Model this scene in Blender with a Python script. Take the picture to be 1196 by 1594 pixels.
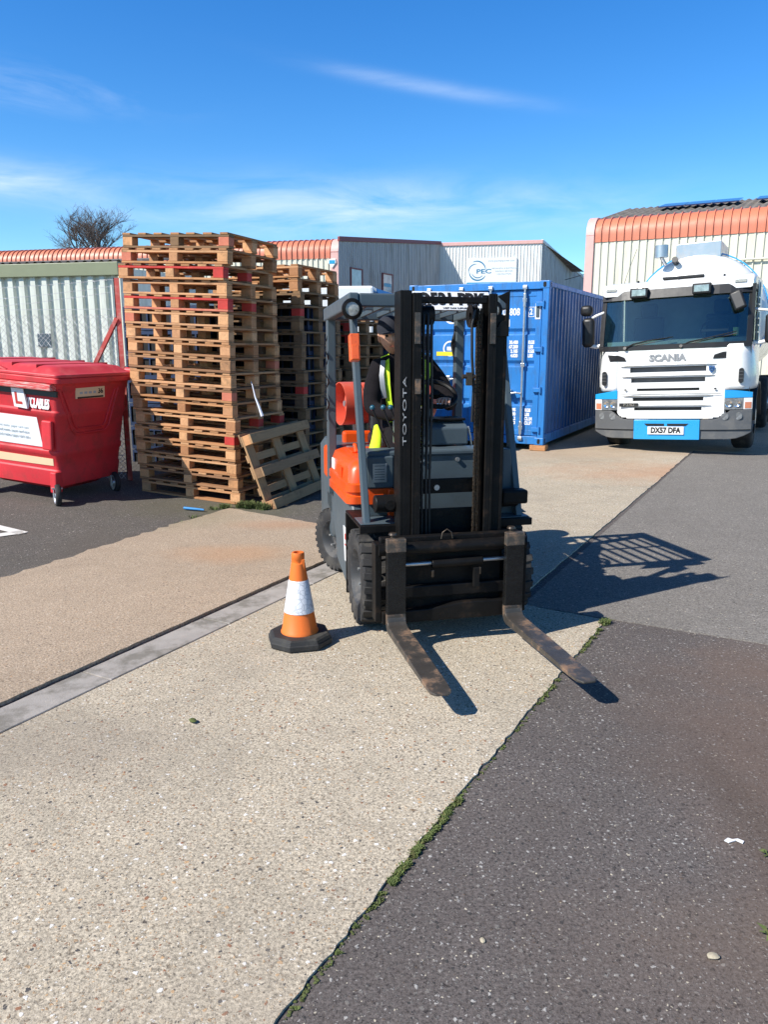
import bpy, bmesh, math, random
from mathutils import Vector, Matrix, Euler
R = math.radians
random.seed(7)
S = bpy.context.scene
for o in list(bpy.data.objects): bpy.data.objects.remove(o)
COL = S.collection

# ------------------------------------------------------------------ camera
cam_d = bpy.data.cameras.new('camera'); cam = bpy.data.objects.new('camera', cam_d); COL.objects.link(cam)
cam.location = (0, 0, 1.62); cam.rotation_euler = (R(90 - 12.1), 0, 0)
cam_d.sensor_fit = 'VERTICAL'; cam_d.sensor_height = 24; cam_d.lens = 24 * 1200 / 1594
cam_d.clip_start = 0.05; cam_d.clip_end = 2000
S.camera = cam

# ------------------------------------------------------------------ light
SUN_EL = 42.0
sun_dir = Vector((-0.862 * math.cos(R(SUN_EL)), -0.507 * math.cos(R(SUN_EL)), math.sin(R(SUN_EL))))   # towards the sun
sd = bpy.data.lights.new('sun', 'SUN'); sd.energy = 5.0; sd.angle = R(0.5); sd.color = (1.0, 0.95, 0.87)
sun = bpy.data.objects.new('sun', sd); COL.objects.link(sun)
sun.rotation_euler = sun_dir.to_track_quat('Z', 'Y').to_euler(); sun.location = (-20, -12, 25)

W = bpy.data.worlds.new('World'); S.world = W; W.use_nodes = True
nt = W.node_tree; nt.nodes.clear()
def N(nt, t, **k):
    n = nt.nodes.new(t)
    for a, b in k.items(): setattr(n, a, b)
    return n
def math_(nt, op, a, b=None, c=None, clamp=False):
    n = N(nt, 'ShaderNodeMath', operation=op); n.use_clamp = clamp
    for i, v in enumerate((a, b, c)):
        if v is None: continue
        if isinstance(v, (int, float)): n.inputs[i].default_value = v
        else: nt.links.new(v, n.inputs[i])
    return n.outputs[0]
sky = N(nt, 'ShaderNodeTexSky', sky_type='NISHITA'); sky.sun_disc = False
sky.sun_elevation = R(SUN_EL); sky.sun_rotation = math.atan2(sun_dir.x, sun_dir.y)
sky.air_density = 1.0; sky.dust_density = 0.25; sky.ozone_density = 3.0
hs = N(nt, 'ShaderNodeHueSaturation'); hs.inputs['Saturation'].default_value = 1.36; hs.inputs['Value'].default_value = 1.4
hs.inputs['Hue'].default_value = 0.508
nt.links.new(sky.outputs[0], hs.inputs['Color'])
tc = N(nt, 'ShaderNodeTexCoord'); sp = N(nt, 'ShaderNodeSeparateXYZ'); nt.links.new(tc.outputs['Generated'], sp.inputs[0])
az = math_(nt, 'ARCTAN2', sp.outputs[0], sp.outputs[1]); el = math_(nt, 'ARCSINE', sp.outputs[2])
azd = math_(nt, 'MULTIPLY', az, 57.3); eld = math_(nt, 'MULTIPLY', el, 57.3)
cb = N(nt, 'ShaderNodeCombineXYZ'); nt.links.new(math_(nt, 'MULTIPLY', azd, 0.09), cb.inputs[0]); nt.links.new(math_(nt, 'MULTIPLY', eld, 0.42), cb.inputs[1])
n1 = N(nt, 'ShaderNodeTexNoise'); n1.inputs['Scale'].default_value = 1.0; n1.inputs['Detail'].default_value = 9; n1.inputs['Roughness'].default_value = 0.6
n1.inputs['Distortion'].default_value = 0.5; nt.links.new(cb.outputs[0], n1.inputs['Vector'])
def gauss(x, c, w):      # exp(-((x-c)/w)^2)
    d = math_(nt, 'DIVIDE', math_(nt, 'SUBTRACT', x, c), w)
    return math_(nt, 'EXPONENT', math_(nt, 'MULTIPLY', math_(nt, 'MULTIPLY', d, d), -1.0))
def step(x, a, b):
    return math_(nt, 'DIVIDE', math_(nt, 'SUBTRACT', x, a), b - a, clamp=True)
nz = n1.outputs[0]
# low band of soft cloud, one thin streak, faint wisps to the left
low = math_(nt, 'MULTIPLY', math_(nt, 'MULTIPLY', gauss(eld, 9.3, 1.7), step(nz, 0.36, 0.66)), gauss(azd, -2, 15))
low2 = math_(nt, 'MULTIPLY', math_(nt, 'MULTIPLY', gauss(eld, 10.2, 1.1), step(nz, 0.3, 0.6)), gauss(azd, -27.5, 6.5))
line = math_(nt, 'ADD', math_(nt, 'MULTIPLY', math_(nt, 'ADD', azd, 3.0), -0.16), 17.7)
st = math_(nt, 'MULTIPLY', math_(nt, 'MULTIPLY', gauss(math_(nt, 'SUBTRACT', eld, line), 0.0, 0.42), step(nz, 0.28, 0.72)), gauss(azd, 3.0, 7.0))
wi = math_(nt, 'MULTIPLY', math_(nt, 'MULTIPLY', gauss(eld, 15.5, 1.2), step(nz, 0.48, 0.8)), gauss(azd, -24, 8))
tot = math_(nt, 'ADD', math_(nt, 'ADD', math_(nt, 'MULTIPLY', low, 0.62), math_(nt, 'MULTIPLY', low2, 0.62)), math_(nt, 'ADD', math_(nt, 'MULTIPLY', st, 0.33), math_(nt, 'MULTIPLY', wi, 0.3)), clamp=True)
# clear dry-air sky: deepens quickly towards the zenith
zen = N(nt, 'ShaderNodeMapRange'); zen.interpolation_type = 'SMOOTHSTEP'
for i_, v_ in ((1, 20.0), (2, 62.0), (3, 1.0), (4, .22)): zen.inputs[i_].default_value = v_
nt.links.new(eld, zen.inputs[0])
dk = N(nt, 'ShaderNodeMix', data_type='RGBA', blend_type='MULTIPLY'); dk.inputs[0].default_value = 1
cz = N(nt, 'ShaderNodeCombineXYZ'); nt.links.new(math_(nt, 'MULTIPLY', zen.outputs[0], .78), cz.inputs[0]); nt.links.new(zen.outputs[0], cz.inputs[1]); nt.links.new(math_(nt, 'MULTIPLY', zen.outputs[0], 1.06), cz.inputs[2])
nt.links.new(hs.outputs[0], dk.inputs[6]); nt.links.new(cz.outputs[0], dk.inputs[7])
mx = N(nt, 'ShaderNodeMix', data_type='RGBA'); mx.inputs[7].default_value = (7.6, 8.6, 9.8, 1)
nt.links.new(tot, mx.inputs[0]); nt.links.new(dk.outputs[2], mx.inputs[6])
bg = N(nt, 'ShaderNodeBackground'); bg.inputs['Strength'].default_value = 0.1
wo = N(nt, 'ShaderNodeOutputWorld'); nt.links.new(mx.outputs[2], bg.inputs[0]); nt.links.new(bg.outputs[0], wo.inputs[0])
S.view_settings.view_transform = 'Standard'; S.view_settings.look = 'None'; S.view_settings.exposure = 0.42; S.view_settings.gamma = 1

# ------------------------------------------------------------------ mesh helpers
class MB:
    def __init__(s): s.v = []; s.f = []
    def add(s, vs, fs):
        o = len(s.v); s.v += [tuple(v) for v in vs]; s.f += [tuple(i + o for i in f) for f in fs]; return s
    def hexa(s, p):      # 8 points: bottom 4 ccw, top 4 ccw
        return s.add(p, [(3,2,1,0),(4,5,6,7),(0,1,5,4),(1,2,6,5),(2,3,7,6),(3,0,4,7)])
    def box(s, x0, x1, y0, y1, z0, z1, rot=None, piv=None):
        p = [Vector(q) for q in ((x0,y0,z0),(x1,y0,z0),(x1,y1,z0),(x0,y1,z0),(x0,y0,z1),(x1,y0,z1),(x1,y1,z1),(x0,y1,z1))]
        if rot is not None:
            m = Euler(rot).to_matrix(); c = Vector(piv) if piv else Vector(((x0+x1)/2,(y0+y1)/2,(z0+z1)/2))
            p = [m @ (q - c) + c for q in p]
        return s.hexa(p)
    def cyl(s, p0, p1, r0, r1=None, n=14, caps=True, ph=0):
        r1 = r0 if r1 is None else r1
        p0, p1 = Vector(p0), Vector(p1); d = (p1 - p0).normalized()
        a = d.orthogonal().normalized() if abs(d.z) < .999 else Vector((1,0,0)); b = d.cross(a)
        vs = []
        for p, r in ((p0, r0), (p1, r1)):
            for k in range(n):
                t = 2*math.pi*k/n + ph; vs.append(p + (a*math.cos(t) + b*math.sin(t))*r)
        fs = [(k, (k+1) % n, n+(k+1) % n, n+k) for k in range(n)]
        if caps: fs += [tuple(range(n))[::-1], tuple(range(n, 2*n))]
        return s.add(vs, fs)
    def tube(s, pts, r, n=8):
        pts = [Vector(p) for p in pts]; vs = []; a = None
        for i, p in enumerate(pts):
            d = (pts[min(i+1, len(pts)-1)] - pts[max(i-1, 0)]).normalized()
            a = d.orthogonal().normalized() if a is None else (a - d*a.dot(d)).normalized()
            b = d.cross(a); rr = r[i] if isinstance(r, (list, tuple)) else r
            for k in range(n):
                t = 2*math.pi*k/n; vs.append(p + (a*math.cos(t) + b*math.sin(t))*rr)
        fs = []
        for i in range(len(pts)-1):
            for k in range(n):
                fs.append((i*n+k, i*n+(k+1) % n, (i+1)*n+(k+1) % n, (i+1)*n+k))
        fs += [tuple(range(n))[::-1], tuple(range((len(pts)-1)*n, len(pts)*n))]
        return s.add(vs, fs)
    def prism(s, poly, ax, a, b):   # poly 2-D in the plane normal to axis ax, extruded a..b
        def P(u, v, w):
            return (w, u, v) if ax == 'x' else ((u, w, v) if ax == 'y' else (u, v, w))
        n = len(poly); vs = [P(u, v, a) for u, v in poly] + [P(u, v, b) for u, v in poly]
        return s.add(vs, [tuple(range(n))[::-1], tuple(range(n, 2*n))] + [(i, (i+1) % n, n+(i+1) % n, n+i) for i in range(n)])
    def lathe(s, prof, n=32, ax='z', c=(0,0,0), close=False):   # prof [(r, h)]
        vs = []
        for r, h in prof:
            for k in range(n):
                t = 2*math.pi*k/n; x, y = r*math.cos(t), r*math.sin(t)
                vs.append((c[0]+x, c[1]+y, c[2]+h) if ax == 'z' else (c[0]+h, c[1]+x, c[2]+y))
        m = len(prof); fs = []
        for i in range(m if close else m-1):
            j = (i+1) % m
            for k in range(n): fs.append((i*n+k, i*n+(k+1) % n, j*n+(k+1) % n, j*n+k))
        return s.add(vs, fs)
    def sphere(s, c, r, n=16, m=10):
        rx, ry, rz = (r, r, r) if isinstance(r, (int, float)) else r
        vs = []; fs = []
        for i in range(m+1):
            a = math.pi*i/m
            for k in range(n):
                t = 2*math.pi*k/n; vs.append((c[0]+rx*math.sin(a)*math.cos(t), c[1]+ry*math.sin(a)*math.sin(t), c[2]+rz*math.cos(a)))
        for i in range(m):
            for k in range(n): fs.append((i*n+k, i*n+(k+1) % n, (i+1)*n+(k+1) % n, (i+1)*n+k))
        return s.add(vs, fs)
    def corr(s, length, pitch, depth, path, kind='trap', ztop=None, d0=0.0):
        # ribbed sheet: local x along the wall, outward is -y, path [(out, z)]; ztop(x) adds to z of every point above the first
        xs = []; x = 0.0
        while x < length:
            if kind == 'trap': q = [(0, 0), (.42, 0), (.5, 1), (.92, 1)]
            elif kind == 'rib': q = [(0, 0), (.78, 0), (.83, 1), (.95, 1)]
            else: q = [(i/8, .5 - .5*math.cos(2*math.pi*i/8)) for i in range(8)]
            for u, w in q:
                if x + u*pitch <= length: xs.append((x + u*pitch, w*depth))
            x += pitch
        xs.append((length, 0)); vs = []; fs = []
        m = len(path)
        for i, (xx, off) in enumerate(xs):
            for j, (o, z) in enumerate(path):
                a = path[max(j-1, 0)]; b = path[min(j+1, m-1)]
                t = Vector((b[0]-a[0], b[1]-a[1])).normalized(); nn = Vector((t.y, -t.x))
                zz = z + (ztop(xx) if ztop and j > 0 else 0)
                vs.append((xx, -(o + nn.x*(off+d0)), zz + nn.y*(off+d0)))
        for i in range(len(xs)-1):
            for j in range(m-1): fs.append((i*m+j, (i+1)*m+j, (i+1)*m+j+1, i*m+j+1))
        return s.add(vs, fs)
    def roof(s, length, pitch, depth, y0, z0, y1, z1):
        vs = []; fs = []; n = int(length/pitch*8)
        for i in range(n+1):
            x = length*i/n; h = depth*.5*(1 - math.cos(2*math.pi*x/pitch)); vs += [(x, y0, z0+h), (x, y1, z1+h)]
        for i in range(n): fs.append((2*i, 2*i+2, 2*i+3, 2*i+1))
        return s.add(vs, fs)
    def build(s, name, m, parent=None, bevel=0, smooth=False, seg=2, fix=True):
        me = bpy.data.meshes.new(name); me.from_pydata(s.v, [], s.f)
        if fix:
            bm = bmesh.new(); bm.from_mesh(me); bmesh.ops.recalc_face_normals(bm, faces=bm.faces); bm.to_mesh(me); bm.free()
        ms = m if isinstance(m, (list, tuple)) else [m]
        for q in ms: me.materials.append(q)
        if smooth:
            for p in me.polygons: p.use_smooth = True
            try: me.set_sharp_from_angle(angle=R(smooth if smooth > 1 else 38))
            except Exception: pass
        o = bpy.data.objects.new(name, me); COL.objects.link(o)
        if parent: o.parent = parent
        if bevel:
            b = o.modifiers.new('bevel', 'BEVEL'); b.width = bevel; b.segments = seg; b.limit_method = 'ANGLE'; b.angle_limit = R(40)
        return o

def tag(o, label=None, cat=None, group=None, kind=None):
    if label: o['label'] = label
    if cat: o['category'] = cat
    if group: o['group'] = group
    if kind: o['kind'] = kind
    return o
def thing(name, label, cat, loc=(0,0,0), rot=(0,0,0), group=None):
    o = bpy.data.objects.new(name, None); COL.objects.link(o); o.empty_display_size = .2
    o.location = loc; o.rotation_euler = rot
    return tag(o, label, cat, group)
def copy_tree(o, parent=None):
    c = o.copy(); COL.objects.link(c)
    if parent: c.parent = parent
    for ch in list(o.children): copy_tree(ch, c)
    return c
def text(name, body, size, m, parent, loc, rot=(R(90), 0, 0), xs=1.0, ext=0.001, fat=0.0, align='CENTER', tl=None):
    cu = bpy.data.curves.new(name, 'FONT'); cu.body = body; cu.size = size; cu.extrude = ext; cu.offset = fat
    cu.align_x = align; cu.align_y = 'CENTER'; cu.resolution_u = 3
    if tl: cu.space_character = tl
    o = bpy.data.objects.new(name + '_src', cu); COL.objects.link(o)
    dg = bpy.context.evaluated_depsgraph_get(); me = bpy.data.meshes.new_from_object(o.evaluated_get(dg))
    bpy.data.objects.remove(o); bpy.data.curves.remove(cu)
    me.name = name; me.materials.clear(); me.materials.append(m)
    t = bpy.data.objects.new(name, me); COL.objects.link(t)
    if parent: t.parent = parent
    t.location = loc; t.rotation_euler = rot; t.scale = (xs, 1, 1)
    return t

# ------------------------------------------------------------------ materials
def base_nt(name):
    m = bpy.data.materials.new(name); m.use_nodes = True
    t = m.node_tree; b = t.nodes['Principled BSDF']; return m, t, b
def noise(t, vec, scale, detail=6, rough=.6, dist=0):
    n = N(t, 'ShaderNodeTexNoise'); n.inputs['Scale'].default_value = scale; n.inputs['Detail'].default_value = detail
    n.inputs['Roughness'].default_value = rough; n.inputs['Distortion'].default_value = dist
    if vec is not None: t.links.new(vec, n.inputs['Vector'])
    return n.outputs[0]
def mixc(t, fac, a, b, mode='MIX'):
    n = N(t, 'ShaderNodeMix', data_type='RGBA', blend_type=mode)
    for i, v in ((0, fac), (6, a), (7, b)):
        if isinstance(v, (int, float)): n.inputs[i].default_value = v
        elif isinstance(v, (tuple, list)): n.inputs[i].default_value = (*v[:3], 1)
        else: t.links.new(v, n.inputs[i])
    return n.outputs[2]
def ramp(t, x, stops, interp='LINEAR'):
    n = N(t, 'ShaderNodeValToRGB'); n.color_ramp.interpolation = interp; e = n.color_ramp.elements
    while len(e) > 1: e.remove(e[-1])
    e[0].position = stops[0][0]; e[0].color = (*stops[0][1], 1)
    for p, c in stops[1:]: q = e.new(p); q.color = (*c, 1)
    t.links.new(x, n.inputs[0]); return n.outputs[0]
def mstep(t, x, a, b): return math_(t, 'DIVIDE', math_(t, 'SUBTRACT', x, a), b - a, clamp=True)
def mat(name, col, rough=.5, metal=0., var=.12, vs=5, dirt=None, da=.5, dscale=3, dthr=.5, bump=0., bscale=40, coat=0, spec=.5, stretch=None):
    m, t, b = base_nt(name)
    tc = N(t, 'ShaderNodeTexCoord'); v = tc.outputs['Object']
    if stretch:
        mp = N(t, 'ShaderNodeMapping'); mp.inputs['Scale'].default_value = stretch; t.links.new(v, mp.inputs[0]); v2 = mp.outputs[0]
    else: v2 = v
    nn = noise(t, v2, vs)
    k = math_(t, 'ADD', math_(t, 'MULTIPLY', math_(t, 'SUBTRACT', nn, .5), 2*var*1.6), 1.0)
    c = mixc(t, 1.0, col, k, 'MULTIPLY')
    rg = math_(t, 'ADD', math_(t, 'MULTIPLY', math_(t, 'SUBTRACT', noise(t, v, vs*2.3), .5), .25), rough, clamp=True)
    if dirt:
        dm = math_(t, 'MULTIPLY', mstep(t, noise(t, v2, dscale, 9, .7), dthr, dthr+.13), da)
        c = mixc(t, dm, c, dirt); rg = math_(t, 'ADD', rg, math_(t, 'MULTIPLY', dm, .25), clamp=True)
        if metal: t.links.new(math_(t, 'MULTIPLY', math_(t, 'SUBTRACT', 1.0, dm), metal), b.inputs['Metallic'])
    elif metal: b.inputs['Metallic'].default_value = metal
    t.links.new(c, b.inputs['Base Color']); t.links.new(rg, b.inputs['Roughness'])
    b.inputs['Specular IOR Level'].default_value = spec
    if coat: b.inputs['Coat Weight'].default_value = coat; b.inputs['Coat Roughness'].default_value = .08
    if bump:
        bp = N(t, 'ShaderNodeBump'); bp.inputs['Strength'].default_value = bump; bp.inputs['Distance'].default_value = .01
        t.links.new(noise(t, v, bscale, 8, .65), bp.inputs['Height']); t.links.new(bp.outputs[0], b.inputs['Normal'])
    return m
def wood(name, stops, along='x'):
    m, t, b = base_nt(name)
    tc = N(t, 'ShaderNodeTexCoord'); oi = N(t, 'ShaderNodeObjectInfo'); ge = N(t, 'ShaderNodeNewGeometry')
    rnd = math_(t, 'FRACT', math_(t, 'ADD', oi.outputs['Random'], math_(t, 'MULTIPLY', ge.outputs['Random Per Island'], .55)))
    off = N(t, 'ShaderNodeVectorMath', operation='ADD'); t.links.new(tc.outputs['Object'], off.inputs[0])
    cbx = N(t, 'ShaderNodeCombineXYZ')
    for i in range(3): t.links.new(math_(t, 'MULTIPLY', rnd, 17.0+5*i), cbx.inputs[i])
    t.links.new(cbx.outputs[0], off.inputs[1])
    mp = N(t, 'ShaderNodeMapping'); mp.inputs['Scale'].default_value = {'x': (2, 28, 28), 'y': (28, 2, 28), 'z': (18, 18, 18)}[along]
    t.links.new(off.outputs[0], mp.inputs[0])
    g = noise(t, mp.outputs[0], 1.6, 8, .65, .6)
    c = ramp(t, rnd, stops)
    c = mixc(t, 1.0, c, math_(t, 'ADD', math_(t, 'MULTIPLY', g, .75), .6), 'MULTIPLY')
    st = mstep(t, noise(t, off.outputs[0], 5, 8, .7), .53, .70)
    c = mixc(t, math_(t, 'MULTIPLY', st, .65), c, (.10, .07, .045))
    t.links.new(c, b.inputs['Base Color']); b.inputs['Roughness'].default_value = .85; b.inputs['Specular IOR Level'].default_value = .15
    bp = N(t, 'ShaderNodeBump'); bp.inputs['Strength'].default_value = .5; bp.inputs['Distance'].default_value = .004
    t.links.new(g, bp.inputs['Height']); t.links.new(bp.outputs[0], b.inputs['Normal'])
    return m

def aggregate(name, mortar, stones, sc, cover, tint_n, stains=(), bump=.5, rough=.9, chips=None, dirt=None, gr=3.2, pits=((.15, .115, .08), .6)):
    """exposed-stone ground: mortar with coloured stones of two sizes, worn and stained in large patches"""
    m, t, b = base_nt(name)
    ge = N(t, 'ShaderNodeNewGeometry'); P = ge.outputs['Position']
    big = noise(t, P, .55, 5, .6); mid = noise(t, P, 3.2, 8, .7); fine = noise(t, P, 260, 3, .6)
    wp = N(t, 'ShaderNodeVectorMath', operation='ADD'); nz3 = N(t, 'ShaderNodeTexNoise'); nz3.inputs['Scale'].default_value = 85; nz3.inputs['Detail'].default_value = 3; t.links.new(P, nz3.inputs['Vector'])
    sc3 = N(t, 'ShaderNodeVectorMath', operation='SCALE'); sc3.inputs['Scale'].default_value = .017; t.links.new(nz3.outputs['Color'], sc3.inputs[0])
    t.links.new(P, wp.inputs[0]); t.links.new(sc3.outputs[0], wp.inputs[1])
    grit = noise(t, P, 95, 4, .75)
    col = mixc(t, 1.0, mortar, math_(t, 'ADD', math_(t, 'MULTIPLY', fine, .8), math_(t, 'SUBTRACT', math_(t, 'MULTIPLY', grit, gr), .72 + (gr-2.6)*.5)), 'MULTIPLY')
    hsum = None
    for k, (s_, cv, rad) in enumerate([(sc*2.1, cover*1.15, .46), (sc, cover, .42)] + ([(chips[0], chips[1], .30)] if chips else [])):
        vo = N(t, 'ShaderNodeTexVoronoi'); vo.inputs['Scale'].default_value = s_; t.links.new(wp.outputs[0], vo.inputs['Vector'])
        sx = N(t, 'ShaderNodeSeparateColor'); t.links.new(vo.outputs['Color'], sx.inputs[0])
        # size differs stone to stone; bare patches where the worn mid noise is low
        r_ = math_(t, 'MULTIPLY', math_(t, 'ADD', math_(t, 'MULTIPLY', sx.outputs[1], .6), .4), rad)
        inside = mstep(t, math_(t, 'SUBTRACT', r_, vo.outputs['Distance']), 0.0, .07)
        keep = math_(t, 'LESS_THAN', sx.outputs[0], math_(t, 'ADD', math_(t, 'MULTIPLY', math_(t, 'SUBTRACT', mid, .5), .9), cv))
        msk = math_(t, 'MULTIPLY', inside, keep)
        sc_ = ramp(t, sx.outputs[2], chips[2] if k == 2 else stones, 'CONSTANT')
        col = mixc(t, msk, col, sc_)
        h = math_(t, 'MULTIPLY', msk, 1.0 if k else .5)
        hsum = h if hsum is None else math_(t, 'ADD', hsum, h)
    pit_ = mstep(t, noise(t, P, 62, 6, .72, .5), .575, .66)
    col = mixc(t, math_(t, 'MULTIPLY', pit_, pits[1]), col, pits[0]); hsum = math_(t, 'SUBTRACT', hsum, pit_)
    k2 = math_(t, 'ADD', math_(t, 'MULTIPLY', math_(t, 'SUBTRACT', big, .5), tint_n), math_(t, 'ADD', math_(t, 'MULTIPLY', math_(t, 'SUBTRACT', mid, .5), tint_n*.8), 1.0))
    col = mixc(t, 1.0, col, k2, 'MULTIPLY')
    if dirt:
        w1 = mstep(t, noise(t, P, 1.1, 9, .72, .8), .50, .66); w2 = mstep(t, noise(t, P, 4.5, 8, .75), .52, .68)
        col = mixc(t, math_(t, 'MULTIPLY', math_(t, 'ADD', math_(t, 'MULTIPLY', w1, .6), math_(t, 'MULTIPLY', w2, .4)), dirt[1]), col, dirt[0])
    sp3 = N(t, 'ShaderNodeSeparateXYZ'); t.links.new(P, sp3.inputs[0])
    for (cx, cy, rx, ry, sc_c, am) in stains:
        dx = math_(t, 'DIVIDE', math_(t, 'SUBTRACT', sp3.outputs[0], cx), rx); dy = math_(t, 'DIVIDE', math_(t, 'SUBTRACT', sp3.outputs[1], cy), ry)
        d = math_(t, 'SQRT', math_(t, 'ADD', math_(t, 'MULTIPLY', dx, dx), math_(t, 'MULTIPLY', dy, dy)))
        f = math_(t, 'MULTIPLY', math_(t, 'SUBTRACT', 1.0, mstep(t, math_(t, 'ADD', d, math_(t, 'MULTIPLY', math_(t, 'SUBTRACT', noise(t, P, 1.8, 8, .7), .5), 1.6)), .35, 1.25)), am)
        col = mixc(t, f, col, sc_c)
    t.links.new(col, b.inputs['Base Color']); b.inputs['Roughness'].default_value = rough; b.inputs['Specular IOR Level'].default_value = .25
    bp = N(t, 'ShaderNodeBump'); bp.inputs['Strength'].default_value = bump; bp.inputs['Distance'].default_value = .004
    t.links.new(math_(t, 'ADD', hsum, math_(t, 'MULTIPLY', fine, .8)), bp.inputs['Height']); t.links.new(bp.outputs[0], b.inputs['Normal'])
    return m

STONES = [(0, (.52, .43, .31)), (.16, (.27, .21, .15)), (.34, (.66, .59, .48)), (.46, (.12, .10, .085)), (.60, (.40, .27, .16)), (.74, (.09, .085, .085)), (.82, (.55, .36, .20)), (.88, (.78, .75, .70)), (.95, (.30, .14, .08))]
M = {}
M['concrete'] = aggregate('pale_aggregate_concrete', (.47, .405, .31), STONES, 54, .5, .45, chips=(36, .15, [(0, (.10, .09, .08)), (.35, (.52, .40, .27)), (.6, (.24, .17, .11)), (.85, (.6, .55, .47))]), dirt=((.27, .235, .185), .6),
    stains=[(4.6, 10.0, 2.6, .9, (.50, .24, .12), .5), (3.2, 12.0, 3.5, 1.0, (.42, .30, .2), .5), (-1.3, 2.9, .5, .35, (.25, .21, .17), .35), (-.2, 1.2, 1.2, .5, (.38,.31,.24), .35)])
M['slab_brown'] = aggregate('brown_aggregate_concrete', (.41, .32, .235), [(0, (.42, .32, .22)), (.25, (.30, .21, .13)), (.42, (.52, .44, .34)), (.55, (.16, .12, .09)), (.68, (.46, .28, .15)), (.85, (.60, .52, .42)), (.94, (.11, .09, .08))], 72, .62, .35, dirt=((.22, .17, .12), .35),
    stains=[(-1.2, 5.9, .5, .3, (.5, .25, .11), .35), (-.9, 6.9, .5, .2, (.42, .2, .1), .35), (-1.9, 7.2, .6, .5, (.2, .2, .12), .3)])
ASTONES = [(0, (.13, .12, .112)), (.3, (.19, .175, .16)), (.5, (.055, .053, .052)), (.64, (.27, .25, .23)), (.76, (.12, .09, .07)), (.84, (.34, .32, .30)), (.95, (.55, .49, .38))]
M['asphalt'] = aggregate('brown_asphalt', (.118, .102, .095), ASTONES, 58, .5, .5, pits=((.025, .02, .02), .75), chips=(44, .34, [(0, (.40, .385, .36)), (.45, (.24, .23, .22)), (.62, (.55, .50, .43)), (.75, (.03, .03, .032)), (.9, (.36, .25, .17))]), dirt=((.085, .065, .055), .4),
    stains=[(1.55, 2.6, .5, 1.3, (.17, .11, .08), .4), (2.1, 3.6, .5, .6, (.19, .125, .09), .4), (1.0, 1.8, .5, .3, (.17, .12, .09), .35), (1.30, 2.2, .12, .8, (.06, .045, .035), .3)])
M['asphalt_grey'] = aggregate('grey_asphalt', (.205, .188, .168), ASTONES, 62, .34, .3, bump=.4, pits=((.07, .065, .06), .5), chips=(52, .17, [(0, (.40, .385, .36)), (.45, (.24, .23, .22)), (.62, (.55, .50, .43)), (.75, (.03, .03, .032)), (.9, (.36, .25, .17))]), dirt=((.15, .135, .12), .5))
M['asphalt_old'] = aggregate('old_dark_asphalt', (.118, .105, .092), ASTONES, 66, .36, .35, pits=((.03, .027, .023), .6), chips=(50, .16, [(0, (.40, .385, .36)), (.45, (.24, .23, .22)), (.62, (.55, .50, .43)), (.75, (.03, .03, .032)), (.9, (.36, .25, .17))]), dirt=((.085, .078, .06), .4), stains=[(-1.6, 7.6, .9, .5, (.12, .115, .07), .6), (-2.4, 6.2, .35, .6, (.12, .1, .08), .35)])
M['drain'] = mat('drain_concrete', (.35, .32, .29), .85, var=.22, vs=7, bump=.35, bscale=160, dirt=(.16, .145, .12), da=.8, dscale=4, dthr=.48)
M['line_white'] = mat('road_paint_white', (.72, .70, .66), .7, var=.1, dirt=(.25, .23, .2), da=.7, dscale=30, dthr=.58)
M['grass'] = mat('grass_blades', (.10, .135, .035), .8, var=.5, vs=30, dirt=(.20, .16, .07), da=.7, dscale=40, dthr=.52)
M['moss'] = mat('moss', (.10, .12, .035), .95, var=.35, vs=60, bump=.6, bscale=200)
M['cream'] = mat('cream_cladding', (.68, .66, .54), .45, var=.05, vs=1.2, dirt=(.42, .40, .30), da=.4, dscale=1.2, stretch=(3, 3, .35))
M['white_clad'] = mat('white_cladding', (.74, .75, .72), .45, var=.05, vs=1.2)
M['grey_clad'] = mat('grey_cladding', (.50, .50, .49), .5, var=.12, vs=1.2, dirt=(.22, .2, .17), da=.6, dscale=1.1, stretch=(2.5, 2.5, .3))
M['orange_eave'] = mat('orange_cladding', (.62, .20, .115), .45, var=.09, vs=1.5, dirt=(.42, .16, .1), da=.5, dscale=1.5)
M['pink_trim'] = mat('faded_pink_trim', (.72, .42, .38), .5, var=.08)
M['roof_grey'] = mat('fibre_cement_roof', (.17, .15, .13), .9, var=.35, vs=3, dirt=(.3, .28, .24), da=.5)
M['green_fascia'] = mat('olive_fascia', (.23, .25, .15), .5, var=.06)
M['shed_clad'] = mat('shed_cladding', (.66, .68, .60), .45, var=.06, vs=1.5, dirt=(.42, .42, .33), da=.4, dscale=2, stretch=(3, 3, .4))
M['dark'] = mat('dark_interior', (.012, .012, .012), .9, var=.2)
M['glass_win'] = mat('window_glass', (.42, .46, .50), .1, var=.35, vs=3, coat=.5)
M['maroon'] = mat('maroon_frame', (.20, .035, .04), .5)
M['wood_x'] = wood('pallet_wood_x', [(0, (0.549, 0.284, 0.135)), (.3, (0.431, 0.212, 0.098)), (.55, (0.627, 0.349, 0.181)), (.75, (0.264, 0.139, 0.076)), (1, (0.510, 0.261, 0.121))], 'x')
M['wood_y'] = wood('pallet_wood_y', [(0, (0.490, 0.252, 0.123)), (.35, (0.373, 0.186, 0.090)), (.6, (0.549, 0.308, 0.157)), (.8, (0.255, 0.139, 0.076)), (1, (0.471, 0.244, 0.112))], 'y')
M['wood_b'] = wood('pallet_block', [(0, (0.608, 0.317, 0.150)), (.4, (0.686, 0.390, 0.203)), (.7, (0.392, 0.186, 0.090)), (.85, (0.648, 0.357, 0.188)), (1, (0.490, 0.244, 0.112))], 'z')
M['woodg_x'] = wood('old_pallet_wood_x', [(0, (0.200, 0.126, 0.072)), (.5, (0.260, 0.162, 0.092)), (1, (0.160, 0.108, 0.068))], 'x')
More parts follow.
